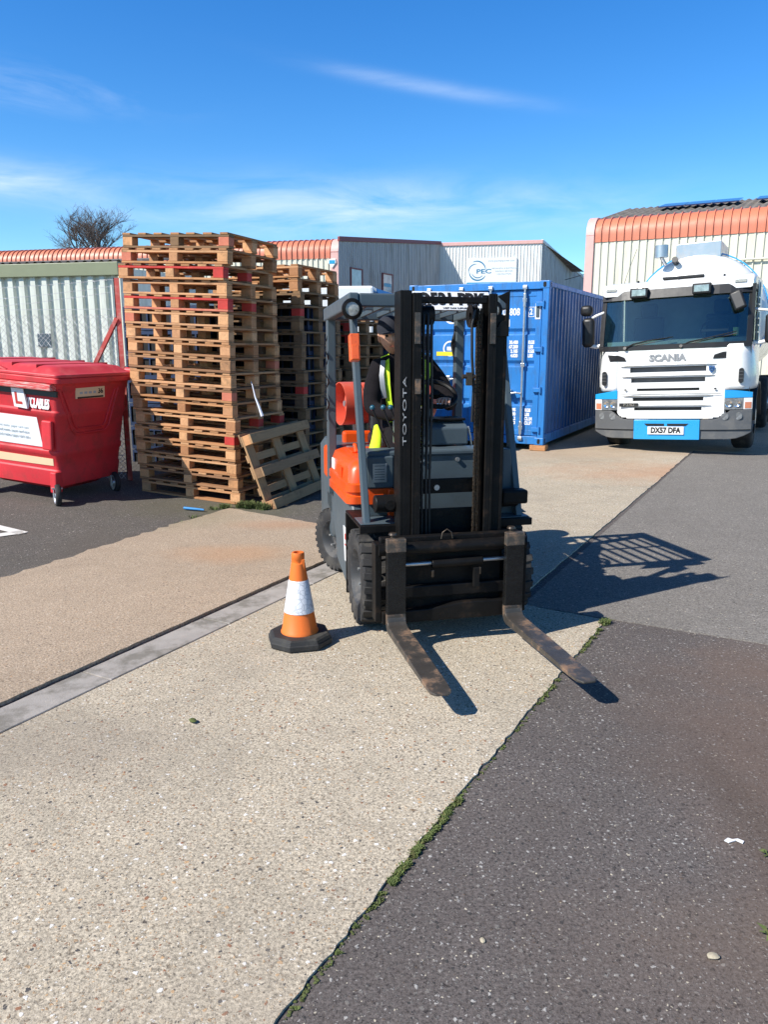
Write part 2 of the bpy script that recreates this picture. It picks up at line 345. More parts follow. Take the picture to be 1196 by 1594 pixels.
M['woodg_y'] = wood('old_pallet_wood_y', [(0, (0.220, 0.135, 0.076)), (.5, (0.280, 0.176, 0.096)), (1, (0.180, 0.117, 0.072))], 'y')
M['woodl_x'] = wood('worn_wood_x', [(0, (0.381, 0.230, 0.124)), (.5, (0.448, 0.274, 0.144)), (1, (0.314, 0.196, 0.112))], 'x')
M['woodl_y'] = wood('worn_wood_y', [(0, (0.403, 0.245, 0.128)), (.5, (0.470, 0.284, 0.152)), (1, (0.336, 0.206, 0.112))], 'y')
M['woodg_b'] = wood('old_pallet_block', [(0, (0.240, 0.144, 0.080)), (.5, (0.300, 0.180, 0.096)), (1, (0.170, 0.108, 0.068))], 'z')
M['red_paint'] = mat('red_painted_wood', (.50, .035, .025), .7, var=.25, vs=14, dirt=(.5, .3, .17), da=.6, dscale=14, dthr=.6)
M['red_faded'] = mat('faded_red_wood', (.55, .17, .10), .8, var=.2, vs=14, dirt=(.5, .32, .18), da=.7, dscale=14, dthr=.56)
M['bin_red'] = mat('red_plastic', (.62, .026, .036), .55, var=.18, vs=3, dirt=(.34, .04, .035), da=.5, dscale=5, bump=.08, bscale=60)
M['bin_lid'] = mat('faded_red_lid', (.60, .045, .055), .5, var=.1, vs=3, dirt=(.66, .16, .15), da=.4, dscale=6)
M['scuffed'] = mat('scuffed_lip', (.60, .05, .05), .6, var=.2, vs=10, dirt=(.62, .45, .40), da=.9, dscale=14, dthr=.47, stretch=(.5, 3, 6))
M['galv'] = mat('galvanised_steel', (.55, .56, .57), .38, .8, var=.15, vs=20)
M['tyre'] = mat('tyre_rubber', (.022, .021, .021), .8, var=.3, vs=12, dirt=(.10, .09, .075), da=.55, dscale=9, dthr=.5, bump=.2, bscale=80)
M['white_paint'] = mat('white_label', (.80, .80, .80), .5, var=.04)
M['worn_white'] = mat('worn_white_lettering', (.42, .42, .42), .6, var=.2, vs=40, dirt=(.04, .04, .04), da=.9, dscale=60, dthr=.5)
M['sign_white'] = mat('sign_white', (.78, .82, .82), .4, var=.02)
M['cream_sticker'] = mat('cream_strip', (.78, .58, .36), .5, var=.06)
M['black_txt'] = mat('black_lettering', (.015, .015, .015), .5)
M['blue_txt'] = mat('blue_lettering', (.03, .20, .36), .5)
M['cyan_band'] = mat('cyan_band', (.02, .32, .55), .4)
M['grey_txt'] = mat('grey_lettering', (.35, .42, .45), .5)
M['fl_black'] = mat('worn_black_steel', (.0085, .008, .0078), .45, .0, var=.5, vs=9, dirt=(.045, .028, .018), da=.7, dscale=7, dthr=.56, bump=.2, bscale=60, spec=.16)
M['fork'] = mat('worn_fork_steel', (.085, .075, .065), .42, .35, var=.5, vs=9, dirt=(.30, .175, .10), da=.8, dscale=9, dthr=.5, bump=.3, bscale=50)
M['fork_shank'] = mat('fork_shank_paint', (.012, .012, .012), .28, .2, var=.6, vs=14, dirt=(.14, .07, .035), da=.55, dscale=7, dthr=.62, bump=.25, bscale=40)
M['fl_grey'] = mat('blue_grey_paint', (.072, .098, .115), .42, var=.1, vs=6, dirt=(.04, .045, .045), da=.5, dscale=5, dthr=.58)
M['fl_orange'] = mat('orange_paint', (.80, .085, .008), .32, var=.06, vs=4, coat=.25, dirt=(.5, .06, .01), da=.3, dscale=6)
M['lpg'] = mat('faded_red_cylinder', (.62, .085, .045), .5, var=.1, vs=6, dirt=(.55, .2, .14), da=.5, dscale=8)
M['rim_dark'] = mat('dusty_dark_rim', (.03, .032, .035), .6, var=.3, dirt=(.13, .12, .11), da=.6, dscale=12)
M['chain'] = mat('oily_chain', (.085, .065, .048), .4, .6, var=.5, vs=30)
M['hose'] = mat('rubber_hose', (.012, .012, .013), .5)
M['chrome'] = mat('chrome', (.8, .8, .8), .15, 1.0, var=.05)
M['lens'] = mat('lamp_lens', (.36, .36, .33), .25, var=.6, vs=60, coat=.6)
M['amber'] = mat('orange_lens', (.85, .13, .02), .3, coat=.4, dirt=(.5, .06, .02), da=.5, dscale=30)
M['plate_metal'] = mat('data_plate_metal', (.42, .44, .45), .35, .6, var=.2, vs=30)
M['amber_pale'] = mat('pale_amber_lens', (.62, .22, .12), .3, coat=.5)
M['cone_orange'] = mat('cone_orange', (.80, .17, .02), .5, var=.07, vs=7, dirt=(.45, .12, .03), da=.4, dscale=7)
M['cone_black'] = mat('cone_base_rubber', (.022, .022, .022), .7, var=.3, dirt=(.09, .085, .07), da=.5, dscale=6, bump=.2, bscale=60)
M['fabric'] = mat('dark_fleece', (.011, .0095, .011), 1.0, spec=.15, var=.3, vs=12, bump=.5, bscale=30)
M['trouser'] = mat('dark_trousers', (.014, .016, .022), .95, var=.3, vs=12, bump=.4, bscale=30)
M['hivis'] = mat('yellow_hivis', (.62, .86, .02), .7, var=.12, vs=9, bump=.3, bscale=20)
M['reflect'] = mat('silver_tape', (.22, .23, .24), .4, .3, var=.2)
M['skin'] = mat('skin', (.50, .27, .18), .5, var=.08)
M['letter_grey'] = mat('grey_letter', (.27, .28, .29), .4)
M['knob'] = mat('teal_knob', (.02, .10, .15), .3)
M['cap'] = mat('navy_cap', (.015, .018, .03), .9)
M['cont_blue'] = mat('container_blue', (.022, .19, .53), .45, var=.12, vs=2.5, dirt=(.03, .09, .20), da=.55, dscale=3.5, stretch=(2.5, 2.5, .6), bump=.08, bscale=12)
M['cont_side'] = mat('container_blue_side_shaded', (.013, .10, .30), .4, var=.15, vs=2.5, dirt=(.01, .04, .12), da=.4, dscale=2)  # darker copy of the container blue; the side's shade is in the colour
M['crate'] = mat('blue_crate_plastic', (.010, .026, .075), .6, var=.1)
M['gasket'] = mat('black_gasket', (.01, .012, .02), .7)
M['yellow'] = mat('yellow_sticker', (.85, .68, .03), .5)
M['truck_white'] = mat('truck_white', (.80, .80, .78), .28, var=.03, vs=2, coat=.5, dirt=(.5, .48, .44), da=.25, dscale=3, dthr=.6)
M['truck_blue'] = mat('truck_blue', (.02, .33, .72), .3, var=.04, coat=.4)
M['truck_grey'] = mat('bumper_grey', (.10, .105, .11), .6, var=.1, vs=4, dirt=(.2, .19, .17), da=.35, dscale=4)
M['truck_black'] = mat('black_plastic', (.013, .013, .014), .45, var=.2)
M['stainless'] = mat('stainless_steel', (.55, .56, .57), .35, .9, var=.08, dirt=(.35, .33, .3), da=.4)
M['headlamp'] = mat('headlamp_glass', (.33, .35, .36), .08, .5, var=.7, vs=16, coat=1)
M['solar'] = mat('solar_panel', (.02, .035, .11), .15, var=.1, coat=.6)
M['stone'] = mat('beige_stone', (.42, .37, .27), .85, bump=.5)
M['bark'] = mat('bark', (.13, .10, .085), .9, var=.2)
M['fence_wire'] = mat('fence_wire', (.50, .50, .50), .5, .4)
M['post_red'] = mat('faded_red_steel', (.50, .085, .07), .6, var=.25, vs=10, dirt=(.55, .30, .27), da=.7, dscale=9, dthr=.5)
M['blue_hose'] = mat('blue_plastic', (.03, .24, .55), .5)
M['strap'] = mat('white_strap', (.7, .72, .8), .6)
M['cab_int'] = mat('cab_interior', (.36, .40, .39), .7, var=.3, vs=3)
M['cup'] = mat('green_cup', (.5, .62, .22), .5)
def glass_mat(name, tint, gloss, fac):
    m = bpy.data.materials.new(name); m.use_nodes = True; t = m.node_tree; t.nodes.clear()
    out = N(t, 'ShaderNodeOutputMaterial'); tr = N(t, 'ShaderNodeBsdfTransparent'); tr.inputs[0].default_value = (*tint, 1)
    gl = N(t, 'ShaderNodeBsdfGlossy'); gl.inputs[0].default_value = (*gloss, 1); gl.inputs['Roughness'].default_value = .02
    lw = N(t, 'ShaderNodeLayerWeight'); lw.inputs[0].default_value = .35
    f = math_(t, 'ADD', math_(t, 'MULTIPLY', lw.outputs['Fresnel'], .8), fac, clamp=True)
    mi = N(t, 'ShaderNodeMixShader'); t.links.new(f, mi.inputs[0]); t.links.new(tr.outputs[0], mi.inputs[1]); t.links.new(gl.outputs[0], mi.inputs[2])
    t.links.new(mi.outputs[0], out.inputs[0]); return m
M['windscreen'] = glass_mat('windscreen_glass', (.70, .80, .78), (.62, .74, .74), .08)

# ------------------------------------------------------------------ ground   u runs away to the right, v across
UD = Vector((.477, .879)); VD = Vector((.879, -.477))
def uv(u, v, z=0.0):
    p = UD*u + VD*v; return (p.x, p.y, z)
rng = random.Random(3)
def wob(a, b, n, amp, fixed=False):
    out = []
    for i in range(n):
        t = i/n; u = a[0] + (b[0]-a[0])*t; v = a[1] + (b[1]-a[1])*t
        d = Vector((b[0]-a[0], b[1]-a[1])).normalized(); k = rng.uniform(-amp, amp) if i else 0
        out.append((u - d.y*k, v + d.x*k))
    return out
def slab(name, poly, z1, m, z0=-.01, kind='structure'):
    mb = MB(); n = len(poly); b = [uv(u, v, z1) for u, v in poly] + [uv(u, v, z0) for u, v in poly]
    mb.add(b, [tuple(range(n))] + [(i, (i+1) % n, n+(i+1) % n, n+i) for i in range(n)])
    o = mb.build(name, m); o['kind'] = kind; return o
g = MB(); g.add([(-260, -60, 0), (260, -60, 0), (260, 460, 0), (-260, 460, 0)], [(0, 1, 2, 3)])
ground = g.build('ground', M['asphalt']); ground['kind'] = 'structure'
poly = wob((-4, -.995), (2.05, -.985), 170, .007) + wob((2.05, -.985), (4.52, -.93), 70, .007) + wob((4.52, -.93), (4.56, -1.525), 14, .008) + wob((4.56, -1.525), (9.10, -1.50), 60, .006) + [(9.10, -1.50)] + [(9.12, -2.45), (7.2, -2.872), (-4, -2.872)]
slab('concrete_yard', poly, .009, M['concrete'])
poly = [(9.125, -2.44)] + wob((9.125, -1.50), (13.1, -1.49), 40, .012) + wob((13.1, -1.49), (13.0, 1.0), 20, .02) + [(24, 1), (24, -4.4), (8.6, -4.4), (8.4, -3.0), (7.2, -2.872)]
slab('concrete_yard_far', poly[::-1], .0085, M['concrete'])
poly = wob((-4, -4.70), (2.4, -4.83), 60, .03) + wob((2.4, -4.83), (5.2, -5.02), 40, .035) + wob((5.2, -5.02), (5.98, -5.03), 8, .03) + wob((5.98, -5.03), (5.72, -3.125), 26, .012) + wob((5.72, -3.125), (-4, -3.108), 160, .004)
slab('concrete_apron', poly[::-1], .02, M['slab_brown'])
mb = MB(); u = -4.72
while u < 6.9:
    a, b_ = u + .004, u + .896; j = rng.uniform(-.002, .002)
    p = [(a, -3.092+j), (b_, -3.092+j), (b_, -2.885+j), (a, -2.885+j)]
    mb.hexa([uv(q[0], q[1], -.01) for q in p][::-1] + [uv(q[0], q[1], .009+j*.5) for q in p][::-1]); u += .9
dr = mb.build('drain_channel', M['drain'], bevel=.004, seg=1); dr['kind'] = 'structure'
slab('resurfaced_road', [(4.56, -1.46), (4.60, 14), (60, 14), (60, 1.1), (13.1, 1.1), (13.05, -1.46)][::-1], .005, M['asphalt_grey'])
slab('road_far', [(5.9, -3.125), (5.9, -6.5), (24, -6.5), (24, -3.125)], .004, M['asphalt_old'])
# left yard rises gently away from the apron
def lz(v): return max(0.0, .055*(-v - 5.0))
mb = MB(); mb.add([uv(-6, -4.6, .002), uv(26, -4.6, .002), uv(26, -5.0, .006), uv(-6, -5.0, .006), uv(26, -22, lz(-22)), uv(-6, -22, lz(-22))], [(0, 1, 2, 3), (3, 2, 4, 5)])
o = mb.build('side_yard', M['asphalt_old']); o['kind'] = 'structure'
def on_left(x, y, dz=0.0):
    v = VD.x*x + VD.y*y; return (x, y, (lz(v) if v < -5.0 else .0) + .008 + dz)
mb = MB()
def stripe(p, q, w):
    p, q = Vector(p), Vector(q); d = (q-p).normalized(); n_ = Vector((-d.y, d.x))*w/2
    mb.add([on_left(*(p-n_), .005), on_left(*(q-n_), .005), on_left(*(q+n_), .005), on_left(*(p+n_), .005)], [(0, 1, 2, 3)])
stripe((-3.75, 6.77), (-3.10, 6.43), .10); stripe((-3.12, 6.475), (-3.6, 6.02), .10)
o = mb.build('road_marking', M['line_white']); o['kind'] = 'structure'

# joint moss and grass along the concrete edge
def blades(name, spots, m, kind='stuff'):
    mb = MB(); r2 = random.Random(11)
    for (x, y, z, rad, n, h) in spots:
        for _ in range(n):
            a = r2.uniform(0, 6.28); d = rad*math.sqrt(r2.random()); bx, by = x + d*math.cos(a), y + d*math.sin(a)*.8
            hh = h*r2.uniform(.4, 1.1); t = r2.uniform(0, 6.28); l = hh*r2.uniform(.4, 1.2); w = .0022 + .001*r2.random() + h*.02
            nx, ny = -math.sin(t)*w, math.cos(t)*w; tx, ty = math.cos(t)*l, math.sin(t)*l
            mb.add([(bx-nx, by-ny, z), (bx+nx, by+ny, z), (bx+tx*.5+nx*.7, by+ty*.5+ny*.7, z+hh*.75), (bx+tx*.5-nx*.7, by+ty*.5-ny*.7, z+hh*.75), (bx+tx, by+ty, z+hh*.8)], [(0, 1, 2, 3), (3, 2, 4)])
    o = mb.build(name, m, fix=False); o['kind'] = kind; return o
sp_ = []
r3 = random.Random(5)
def edge_v(u): return -.99 + .005*(u+4)/6 if u < 2.05 else -.985 + .055*(u - 2.05)/2.47
def along(u0, u1, n, rad, cnt, h):
    for _ in range(n):
        u = r3.uniform(u0, u1); x, y, _z = uv(u, edge_v(u) + r3.uniform(.004, .02)); sp_.append((x, y, .001, rad, cnt, h))
along(1.63, 1.80, 10, .008, 16, .010); along(1.84, 2.36, 60, .011, 26, .014); along(1.2, 1.62, 10, .007, 10, .007); along(2.36, 3.3, 24, .007, 10, .007)
along(3.25, 3.6, 14, .012, 16, .014); along(3.95, 4.35, 22, .012, 16, .016); along(4.42, 4.5, 8, .03, 30, .03)
for (x, y, k, h) in ((-1.72, 7.62, 30, .05), (-1.62, 7.68, 60, .07), (-1.46, 7.74, 60, .08), (-1.38, 7.71, 80, .09), (-1.22, 7.66, 70, .08), (-1.28, 7.70, 60, .08), (-1.82, 7.25, 20, .04), (-1.9, 7.0, 14, .03), (-1.98, 6.7, 12, .02), (-2.2, 6.1, 12, .02)):
    sp_.append((x, y, .004, .06, k*2, h))
blades('grass', sp_, M['grass'])
mb = MB(); r4 = random.Random(8)
for _ in range(420):
    u = r4.choice([r4.uniform(-.5, 4.5), r4.uniform(1.2, 2.5), r4.uniform(4.6, 12)])
    v = (edge_v(u) if u < 4.52 else -1.52) + r4.uniform(0, .018); x, y, _z = uv(u, v); q = r4.uniform(.0015, .0045)
    mb.sphere((x, y, .003), (q*1.5, q*1.3, q*.4), 6, 4)
o = mb.build('moss', M['moss'], smooth=60); o['kind'] = 'stuff'
# a low weed at the right edge of the tarmac and another further up
def weed(x, y, s, label):
    mb = MB(); r = random.Random(int(x*100))
    for k in range(16):
        a = r.uniform(0, 6.28); l = s*r.uniform(.5, 1); w = l*.16; e = r.uniform(.25, .9)
        d = Vector((math.cos(a), math.sin(a), 0)); n_ = Vector((-d.y, d.x, 0))*w; c_ = Vector((x, y, .003))
        p1 = c_ + d*l*.5 + Vector((0, 0, l*e*.6)); p2 = c_ + d*l + Vector((0, 0, l*e*.5))
        mb.add([c_, p1-n_, p2, p1+n_], [(0, 1, 2, 3)])
    o = mb.build('weed', M['grass'], fix=False); tag(o, label, 'weed')
weed(1.085, 1.86, .05, 'small green weed in the dirty tarmac at the lower right edge of the photo')
weed(1.25, 2.22, .03, 'tiny yellow-green weed in the tarmac at the right edge, farther off')
def pebble(name, x, y, z, r, m, label, seed):
    rr = random.Random(seed); mb = MB(); mb.sphere((0, 0, 0), (r*.9, r*.6, r*.3), 10, 7)
    mb.v = [tuple(Vector(v)*(1 + rr.uniform(-.12, .12))) for v in mb.v]
    o = mb.build(name, m, smooth=60); o.location = (x, y, z + r*.3); o.rotation_euler = (0, 0, rr.uniform(0, 3)); tag(o, label, 'stone')
mb = MB(); pr = [(0, 0), (.03, .012), (.045, -.004), (.055, .008), (.04, .022), (.02, .018), (.008, .026), (-.01, .012)]
mb.prism(pr, 'z', 0, .0025); o = mb.build('paper_scrap', M['white_paint']); o.location = (1.15, 2.28, .003); tag(o, 'torn white paper scrap lying on the dark tarmac at lower right', 'litter')
pebble('stone', -.839, 3.11, .014, .024, M['moss'], 'olive lump of dirt on the pale concrete left of the cone axis', 1)
pebble('stone', .275, 1.85, 0, .012, M['stone'], 'small tan pebble on the dark tarmac near the middle of its lower part', 2)
pebble('stone', .893, 1.79, 0, .02, M['stone'], 'larger beige crumb on the tarmac at the lower right', 4)

# ------------------------------------------------------------------ buildings
def wall_root(name, label, cat, p0, p1):
    d = Vector((p1[0]-p0[0], p1[1]-p0[1])); return thing(name, label, cat, (p0[0], p0[1], 0), (0, 0, math.atan2(d.y, d.x))), d.length
def eave(z0, r, n=8):
    return [(0, z0)] + [(-r + r*math.cos(R(90*i/n)), z0 + .25 + r*math.sin(R(90*i/n))) for i in range(n+1)] + [(-r-.3, z0+.25+r+.02)]
# long unit with the orange curved eave, its grey gable end turned away from the sun
PA, PB, PC, PD = (-32, 44.85), (-2.09, 37.1), (3.28, 47.0), (8.96, 45.79)
ub, L0 = wall_root('industrial_unit', 'long cream industrial unit with an orange rounded eave, running behind the pallet stacks', 'building', PA, PB)
MB().corr(L0-.35, .26, .05, [(0, 0), (0, 5.62)], 'rib').build('wall', M['cream'], ub, fix=False)
MB().corr(L0-.35, .27, .05, eave(5.60, .62), 'rib', d0=.02).build('eave', M['orange_eave'], ub, fix=False, smooth=50)
prof = [(.06, 0), (.06, 5.9)] + [(-.62 + .66*math.cos(R(90*i/8)) + .02, 5.85 + .66*math.sin(R(90*i/8))) for i in range(9)] + [(-.9, 6.54), (-.9, 0)]
MB().prism([(-a, b) for a, b in prof], 'x', L0-.36, L0).build('corner_trim', M['pink_trim'], ub, smooth=40)
mb = MB().roof(L0, .5, .05, .9, 6.48, 9.0, 7.4)
mb.build('roof', M['roof_grey'], ub, fix=False, smooth=60)
ab = MB().prism([(-.17, .12), (-.2, -.05), (0, -.3), (.2, -.05), (.17, .12)], 'y', -.12, -.02).build('alarm_box', M['white_paint'], ub, bevel=.02)
ab.location = (L0-.28, 0, 5.45)
MB().box(-.14, .14, -.128, -.118, -.1, .06).build('alarm_panel', M['cyan_band'], ab)
# gable wall hangs on the same unit
gd = Vector((PC[0]-PB[0], PC[1]-PB[1])); Lg = gd.length
def in_frame(root, p, ang):      # world point + heading -> local placement under root
    mi = Matrix.LocRotScale(root.location, root.rotation_euler, None).inverted()
    q = mi @ Vector((p[0], p[1], 0)); return q, ang - root.rotation_euler.z
q, a_ = in_frame(ub, PB, math.atan2(gd.y, gd.x))
mb = MB().corr(Lg, .19, .035, [(0, 0), (0, 6.42)], 'rib', ztop=lambda x: x/Lg*1.12)
gw = mb.build('gable_wall', M['grey_clad'], ub, fix=False); gw.location = q; gw.rotation_euler = (0, 0, a_)
mb = MB(); mb.hexa([(0, -.07, 6.34), (Lg, -.07, 7.42), (Lg, .05, 7.42), (0, .05, 6.34), (0, -.07, 6.56), (Lg, -.07, 7.60), (Lg, .05, 7.60), (0, .05, 6.56)])
t_ = mb.build('gable_trim', M['maroon'], ub, bevel=.02); t_.location = q; t_.rotation_euler = (0, 0, a_)
for x0 in (1.05, 4.2):
    w = MB().box(x0, x0+.98, -.05, .1, 4.32, 5.22).build('window', M['glass_win'], ub); w.location = q; w.rotation_euler = (0, 0, a_)
    mb = MB(); mb.box(x0-.07, x0, -.075, .1, 4.25, 5.29); mb.box(x0+.98, x0+1.05, -.075, .1, 4.25, 5.29); mb.box(x0, x0+.98, -.075, .1, 5.22, 5.29); mb.box(x0, x0+.98, -.075, .1, 4.25, 4.32)
    mb.build('frame', M['maroon'], w)
    if x0 > 2: MB().box(x0+.1, x0+.85, -.062, -.052, 4.62, 4.8).build('sticker', M['cyan_band'], w)
# white unit with the round-logo sign
pc, Lp = wall_root('white_industrial_unit', 'white ribbed unit with a pale pink roof trim, seen above the blue container', 'building', PC, PD)
MB().corr(Lp, .185, .035, [(0, 0), (0, 7.32)], 'rib').build('wall', M['white_clad'], pc, fix=False)
MB().box(-.02, Lp+.04, -.08, .1, 7.32, 7.52).build('roof_trim', M['pink_trim'], pc, bevel=.02)
sdv = Vector((.477, .879)); q, a_ = in_frame(pc, PD, math.atan2(sdv.y, sdv.x))
mb = MB().corr(10.5, .3, .03, [(0, 0), (0, 7.46)], 'rib', ztop=lambda x: -x*.135)
sw = mb.build('side_wall', M['grey_clad'], pc, fix=False); sw.location = q; sw.rotation_euler = (0, 0, a_)
mb = MB(); mb.hexa([(0, -.06, 7.38), (10.5, -.06, 5.96), (10.5, .06, 5.96), (0, .06, 7.38), (0, -.06, 7.54), (10.5, -.06, 6.12), (10.5, .06, 6.12), (0, .06, 7.54)])
t_ = mb.build('side_trim', M['white_clad'], pc); t_.location = q; t_.rotation_euler = (0, 0, a_)
mb = MB(); mb.add([(0, .06, 7.40), (Lp, .06, 7.40), (Lp+2.6, 6.2, 6.3), (-1, 6.2, 6.3)], [(0, 1, 2, 3)]); mb.build('roof', M['roof_grey'], pc)
sg = thing('company_sign', 'white company sign with a blue ring logo and cyan band, on the white unit', 'sign', Matrix.LocRotScale(pc.location, pc.rotation_euler, None) @ Vector((3.0, -.10, 5.86)), pc.rotation_euler)
MB().box(-1.42, 1.42, 0, .05, -.72, .74).build('board', M['sign_white'], sg, bevel=.008)
MB().box(-1.42, 1.42, -.006, -.001, -.84, -.60).build('band', M['cyan_band'], sg)
def arc(mb, cx, cz, r, w, a0, a1, n=24):
    for i in range(n):
        a, b_ = R(a0 + (a1-a0)*i/n), R(a0 + (a1-a0)*(i+1)/n)
        ww = w*math.sin(math.pi*(i+.5)/n)**.5; p = [(cx+(r+s*ww/2)*math.cos(t), cz+(r+s*ww/2)*math.sin(t)) for t, s in ((a, -1), (b_, -1), (b_, 1), (a, 1))]
        mb.add([(x, -.005, z) for x, z in p], [(0, 1, 2, 3)])
mb = MB(); arc(mb, -.78, .02, .50, .08, 185, 330); arc(mb, -.78, .02, .36, .05, 200, 320); arc(mb, -.86, .06, .52, .07, 5, 115); arc(mb, -.90, .0, .42, .05, 85, 185)
mb.build('logo_rings', M['blue_txt'], sg)
text('lettering', 'PEC', .34, M['blue_txt'], sg, (-.44, -.004, 0), xs=1.5, fat=.008)
text('web_address', 'www.pecmanpower.com', .15, M['grey_txt'], sg, (.55, -.004, .58))
for k, tx in enumerate(('MECHANICAL & ELECTRICAL', 'BUILDING SERVICES', 'CONTRACTORS')): text('small_print', tx, .11, M['grey_txt'], sg, (.72, -.004, .16-.16*k))
text('band_lettering', 'TEL 01323 000 0000  ENQUIRIES WELCOME', .12, M['sign_white'], sg, (0, -.009, -.72))
# big unit on the right
PE = (7.60, 30.41); PF = (7.60 + 14*.879, 30.41 - 14*.477)
rb, Lr = wall_root('cream_industrial_unit', 'tall cream industrial unit with a terracotta rounded eave, behind the white tanker', 'building', PE, PF)
MB().corr(Lr-.3, .275, .05, [(0, 0), (0, 5.46)], 'rib').build('wall', M['cream'], rb, fix=False).location = (.3, 0, 0)
MB().corr(Lr-.3, .275, .05, eave(5.42, .62), 'rib', d0=.03).build('eave', M['orange_eave'], rb, fix=False, smooth=50).location = (.3, 0, 0)
prof = [(.08, 0), (.08, 5.7)] + [(-.62 + .70*math.cos(R(90*i/8)) + .01, 5.68 + .70*math.sin(R(90*i/8))) for i in range(9)] + [(-1.1, 6.40), (-1.1, 0)]
MB().prism([(-a, b) for a, b in prof], 'x', 0, .3).build('corner_trim', M['pink_trim'], rb, smooth=40)
mb = MB(); mb.add([(0, .02, 0), (0, 12, 0), (0, 12, 6.3), (0, 6.6, 7.55), (0, 1.0, 6.3)], [(0, 1, 2, 3, 4)]); mb.build('end_wall', M['cream'], rb, fix=False)
mb = MB().roof(Lr, .3, .06, 1.0, 6.33, 6.6, 7.55)
rf = mb.build('roof', M['roof_grey'], rb, fix=False, smooth=60)
sl = math.atan2(1.22, 5.6)
for k in range(3):
    mb = MB(); x0 = 1.9 + k*3.55
    for j in range(3): mb.box(x0 + j*1.0, x0 + j*1.0 + .96, 0, 1.7, .1, .14)
    p_ = mb.build('solar_panel', M['solar'], rb); p_.location = (0, 3.5, 6.93); p_.rotation_euler = (sl, 0, 0)
MB().tube([(5.0, -.12, 4.55), (14, -.12, 4.55)], .035, 8).build('pipe', M['cream'], rb)
# shed on the left
PG, PH = (-13.0, 16.15), (-4.72, 14.33)
sh, Ls = wall_root('shed', 'low shed of pale ribbed sheeting with an olive fascia, behind the wire fence', 'shed', PG, PH)
MB().corr(Ls-.04, .235, .065, [(0, 0), (0, 2.92)], 'trap').build('wall', M['shed_clad'], sh, fix=False)
MB().box(0, Ls+.04, -.12, .1, 2.86, 3.09).build('fascia', M['green_fascia'], sh, bevel=.01)
mb = MB().roof(Ls, .17, .05, .1, 3.1, 5.1, 3.7)
mb.build('roof', M['roof_grey'], sh, fix=False, smooth=60)
MB().add([(Ls, 0, 0), (Ls, 6, 0), (Ls, 6, 3.2), (Ls, 0, 3.0)], [(0, 1, 2, 3)]).build('end_wall', M['shed_clad'], sh)
MB().box(Ls-1.72, Ls-1.45, -.085, -.07, 1.62, 1.86).build('wall_plate', M['fl_grey'], sh, bevel=.004)

# bare tree behind the unit
def bare_tree(x, y, H_, label, seed, zc):
    t = thing('bare_tree', label, 'tree', (x, y, 0)); r = random.Random(seed)
    tr = MB(); tw = MB()
    tr.tube([(0, 0, 0), (.05, 0, zc*.5), (.0, .05, zc)], [.28, .22, .16], 8)
    def grow(p, d, l, rad, dep):
        pts = [p]; q = p.copy(); dd = d.copy(); n = 4
        for i in range(n):
            dd = (dd + Vector((r.uniform(-.22, .22), r.uniform(-.22, .22), r.uniform(-.1, .14)))).normalized(); q = q + dd*l/n; pts.append(q.copy())
        (tr if dep < 2 else tw).tube(pts, [rad*(1 - .5*i/n) for i in range(n+1)], 5 if dep < 2 else 3)
        if dep >= 5: return
        for _ in range(3 if dep < 2 else 4):
            i = r.randint(1, n); a = r.uniform(0, 6.28); s_ = r.uniform(.45, .95)
            nd = (dd + Vector((math.cos(a)*s_, math.sin(a)*s_, r.uniform(-.25, .45)))).normalized()
            grow(pts[i], nd, l*r.uniform(.55, .8), rad*.55, dep+1)
    for k in range(7):
        a = k*.9 + r.uniform(-.2, .2); grow(Vector((0, 0, zc - .3*k*.3)), Vector((math.cos(a)*.75, math.sin(a)*.75, 1)).normalized(), H_*.38, .10, 0)
    tr.build('trunk', M['bark'], t); tw.build('crown', M['bark'], t)
bare_tree(-18.8, 52.0, 4.9, 'bare winter tree with a fine rounded crown, rising behind the orange eave', 4, 6.9)

# telephone cable between the two units on the right
o = MB().tube([(11.3 + 2*t, 50.0 - 16*t, 5.7 + .9*t - .5*4*t*(1-t)*.4) for t in [i/12 for i in range(13)]], .02, 5).build('cable', M['black_txt'])
tag(o, 'thin dark overhead cable slung between the grey wall and the cream unit', 'cable')

# white van parked far behind the forklift
vn = thing('white_van', 'white box van mostly hidden behind the forklift guard and the pallet stacks', 'van', (-.95, 13.2, 0), (0, 0, R(-6)))
MB().box(-1.75, .78, 0, 1.9, .55, 2.60).build('box_body', M['truck_white'], vn, bevel=.04)
MB().prism([(.80, .4), (1.2, .4), (1.2, 2.2), (.80, 2.45)], 'y', .1, 1.8).build('cab', M['truck_white'], vn, bevel=.05)
MB().box(1.19, 1.215, .2, 1.7, 1.3, 2.1).build('windscreen', M['solar'], vn)
MB().prism([(.86, 1.3), (1.15, 1.3), (1.15, 2.0), (.86, 2.15)], 'y', .085, .098).build('side_window', M['truck_black'], vn)
MB().hexa([(.82, .08, 2.46), (1.22, .08, 2.36), (1.22, 1.82, 2.36), (.82, 1.82, 2.46), (.82, .08, 2.56), (1.22, .08, 2.44), (1.22, 1.82, 2.44), (.82, 1.82, 2.56)]).build('roof_deflector', M['cont_side'], vn)
for x in (-1.2, .85):
    for y in (.0, 1.65):
        w_ = MB().lathe([(0, 0), (.2, 0), (.3, .02), (.34, .06), (.34, .2), (.3, .24), (0, .24)], 24, 'x').build('wheel', M['tyre'], vn, smooth=40); w_.rotation_euler = (0, 0, R(90)); w_.location = (x, y, .34)

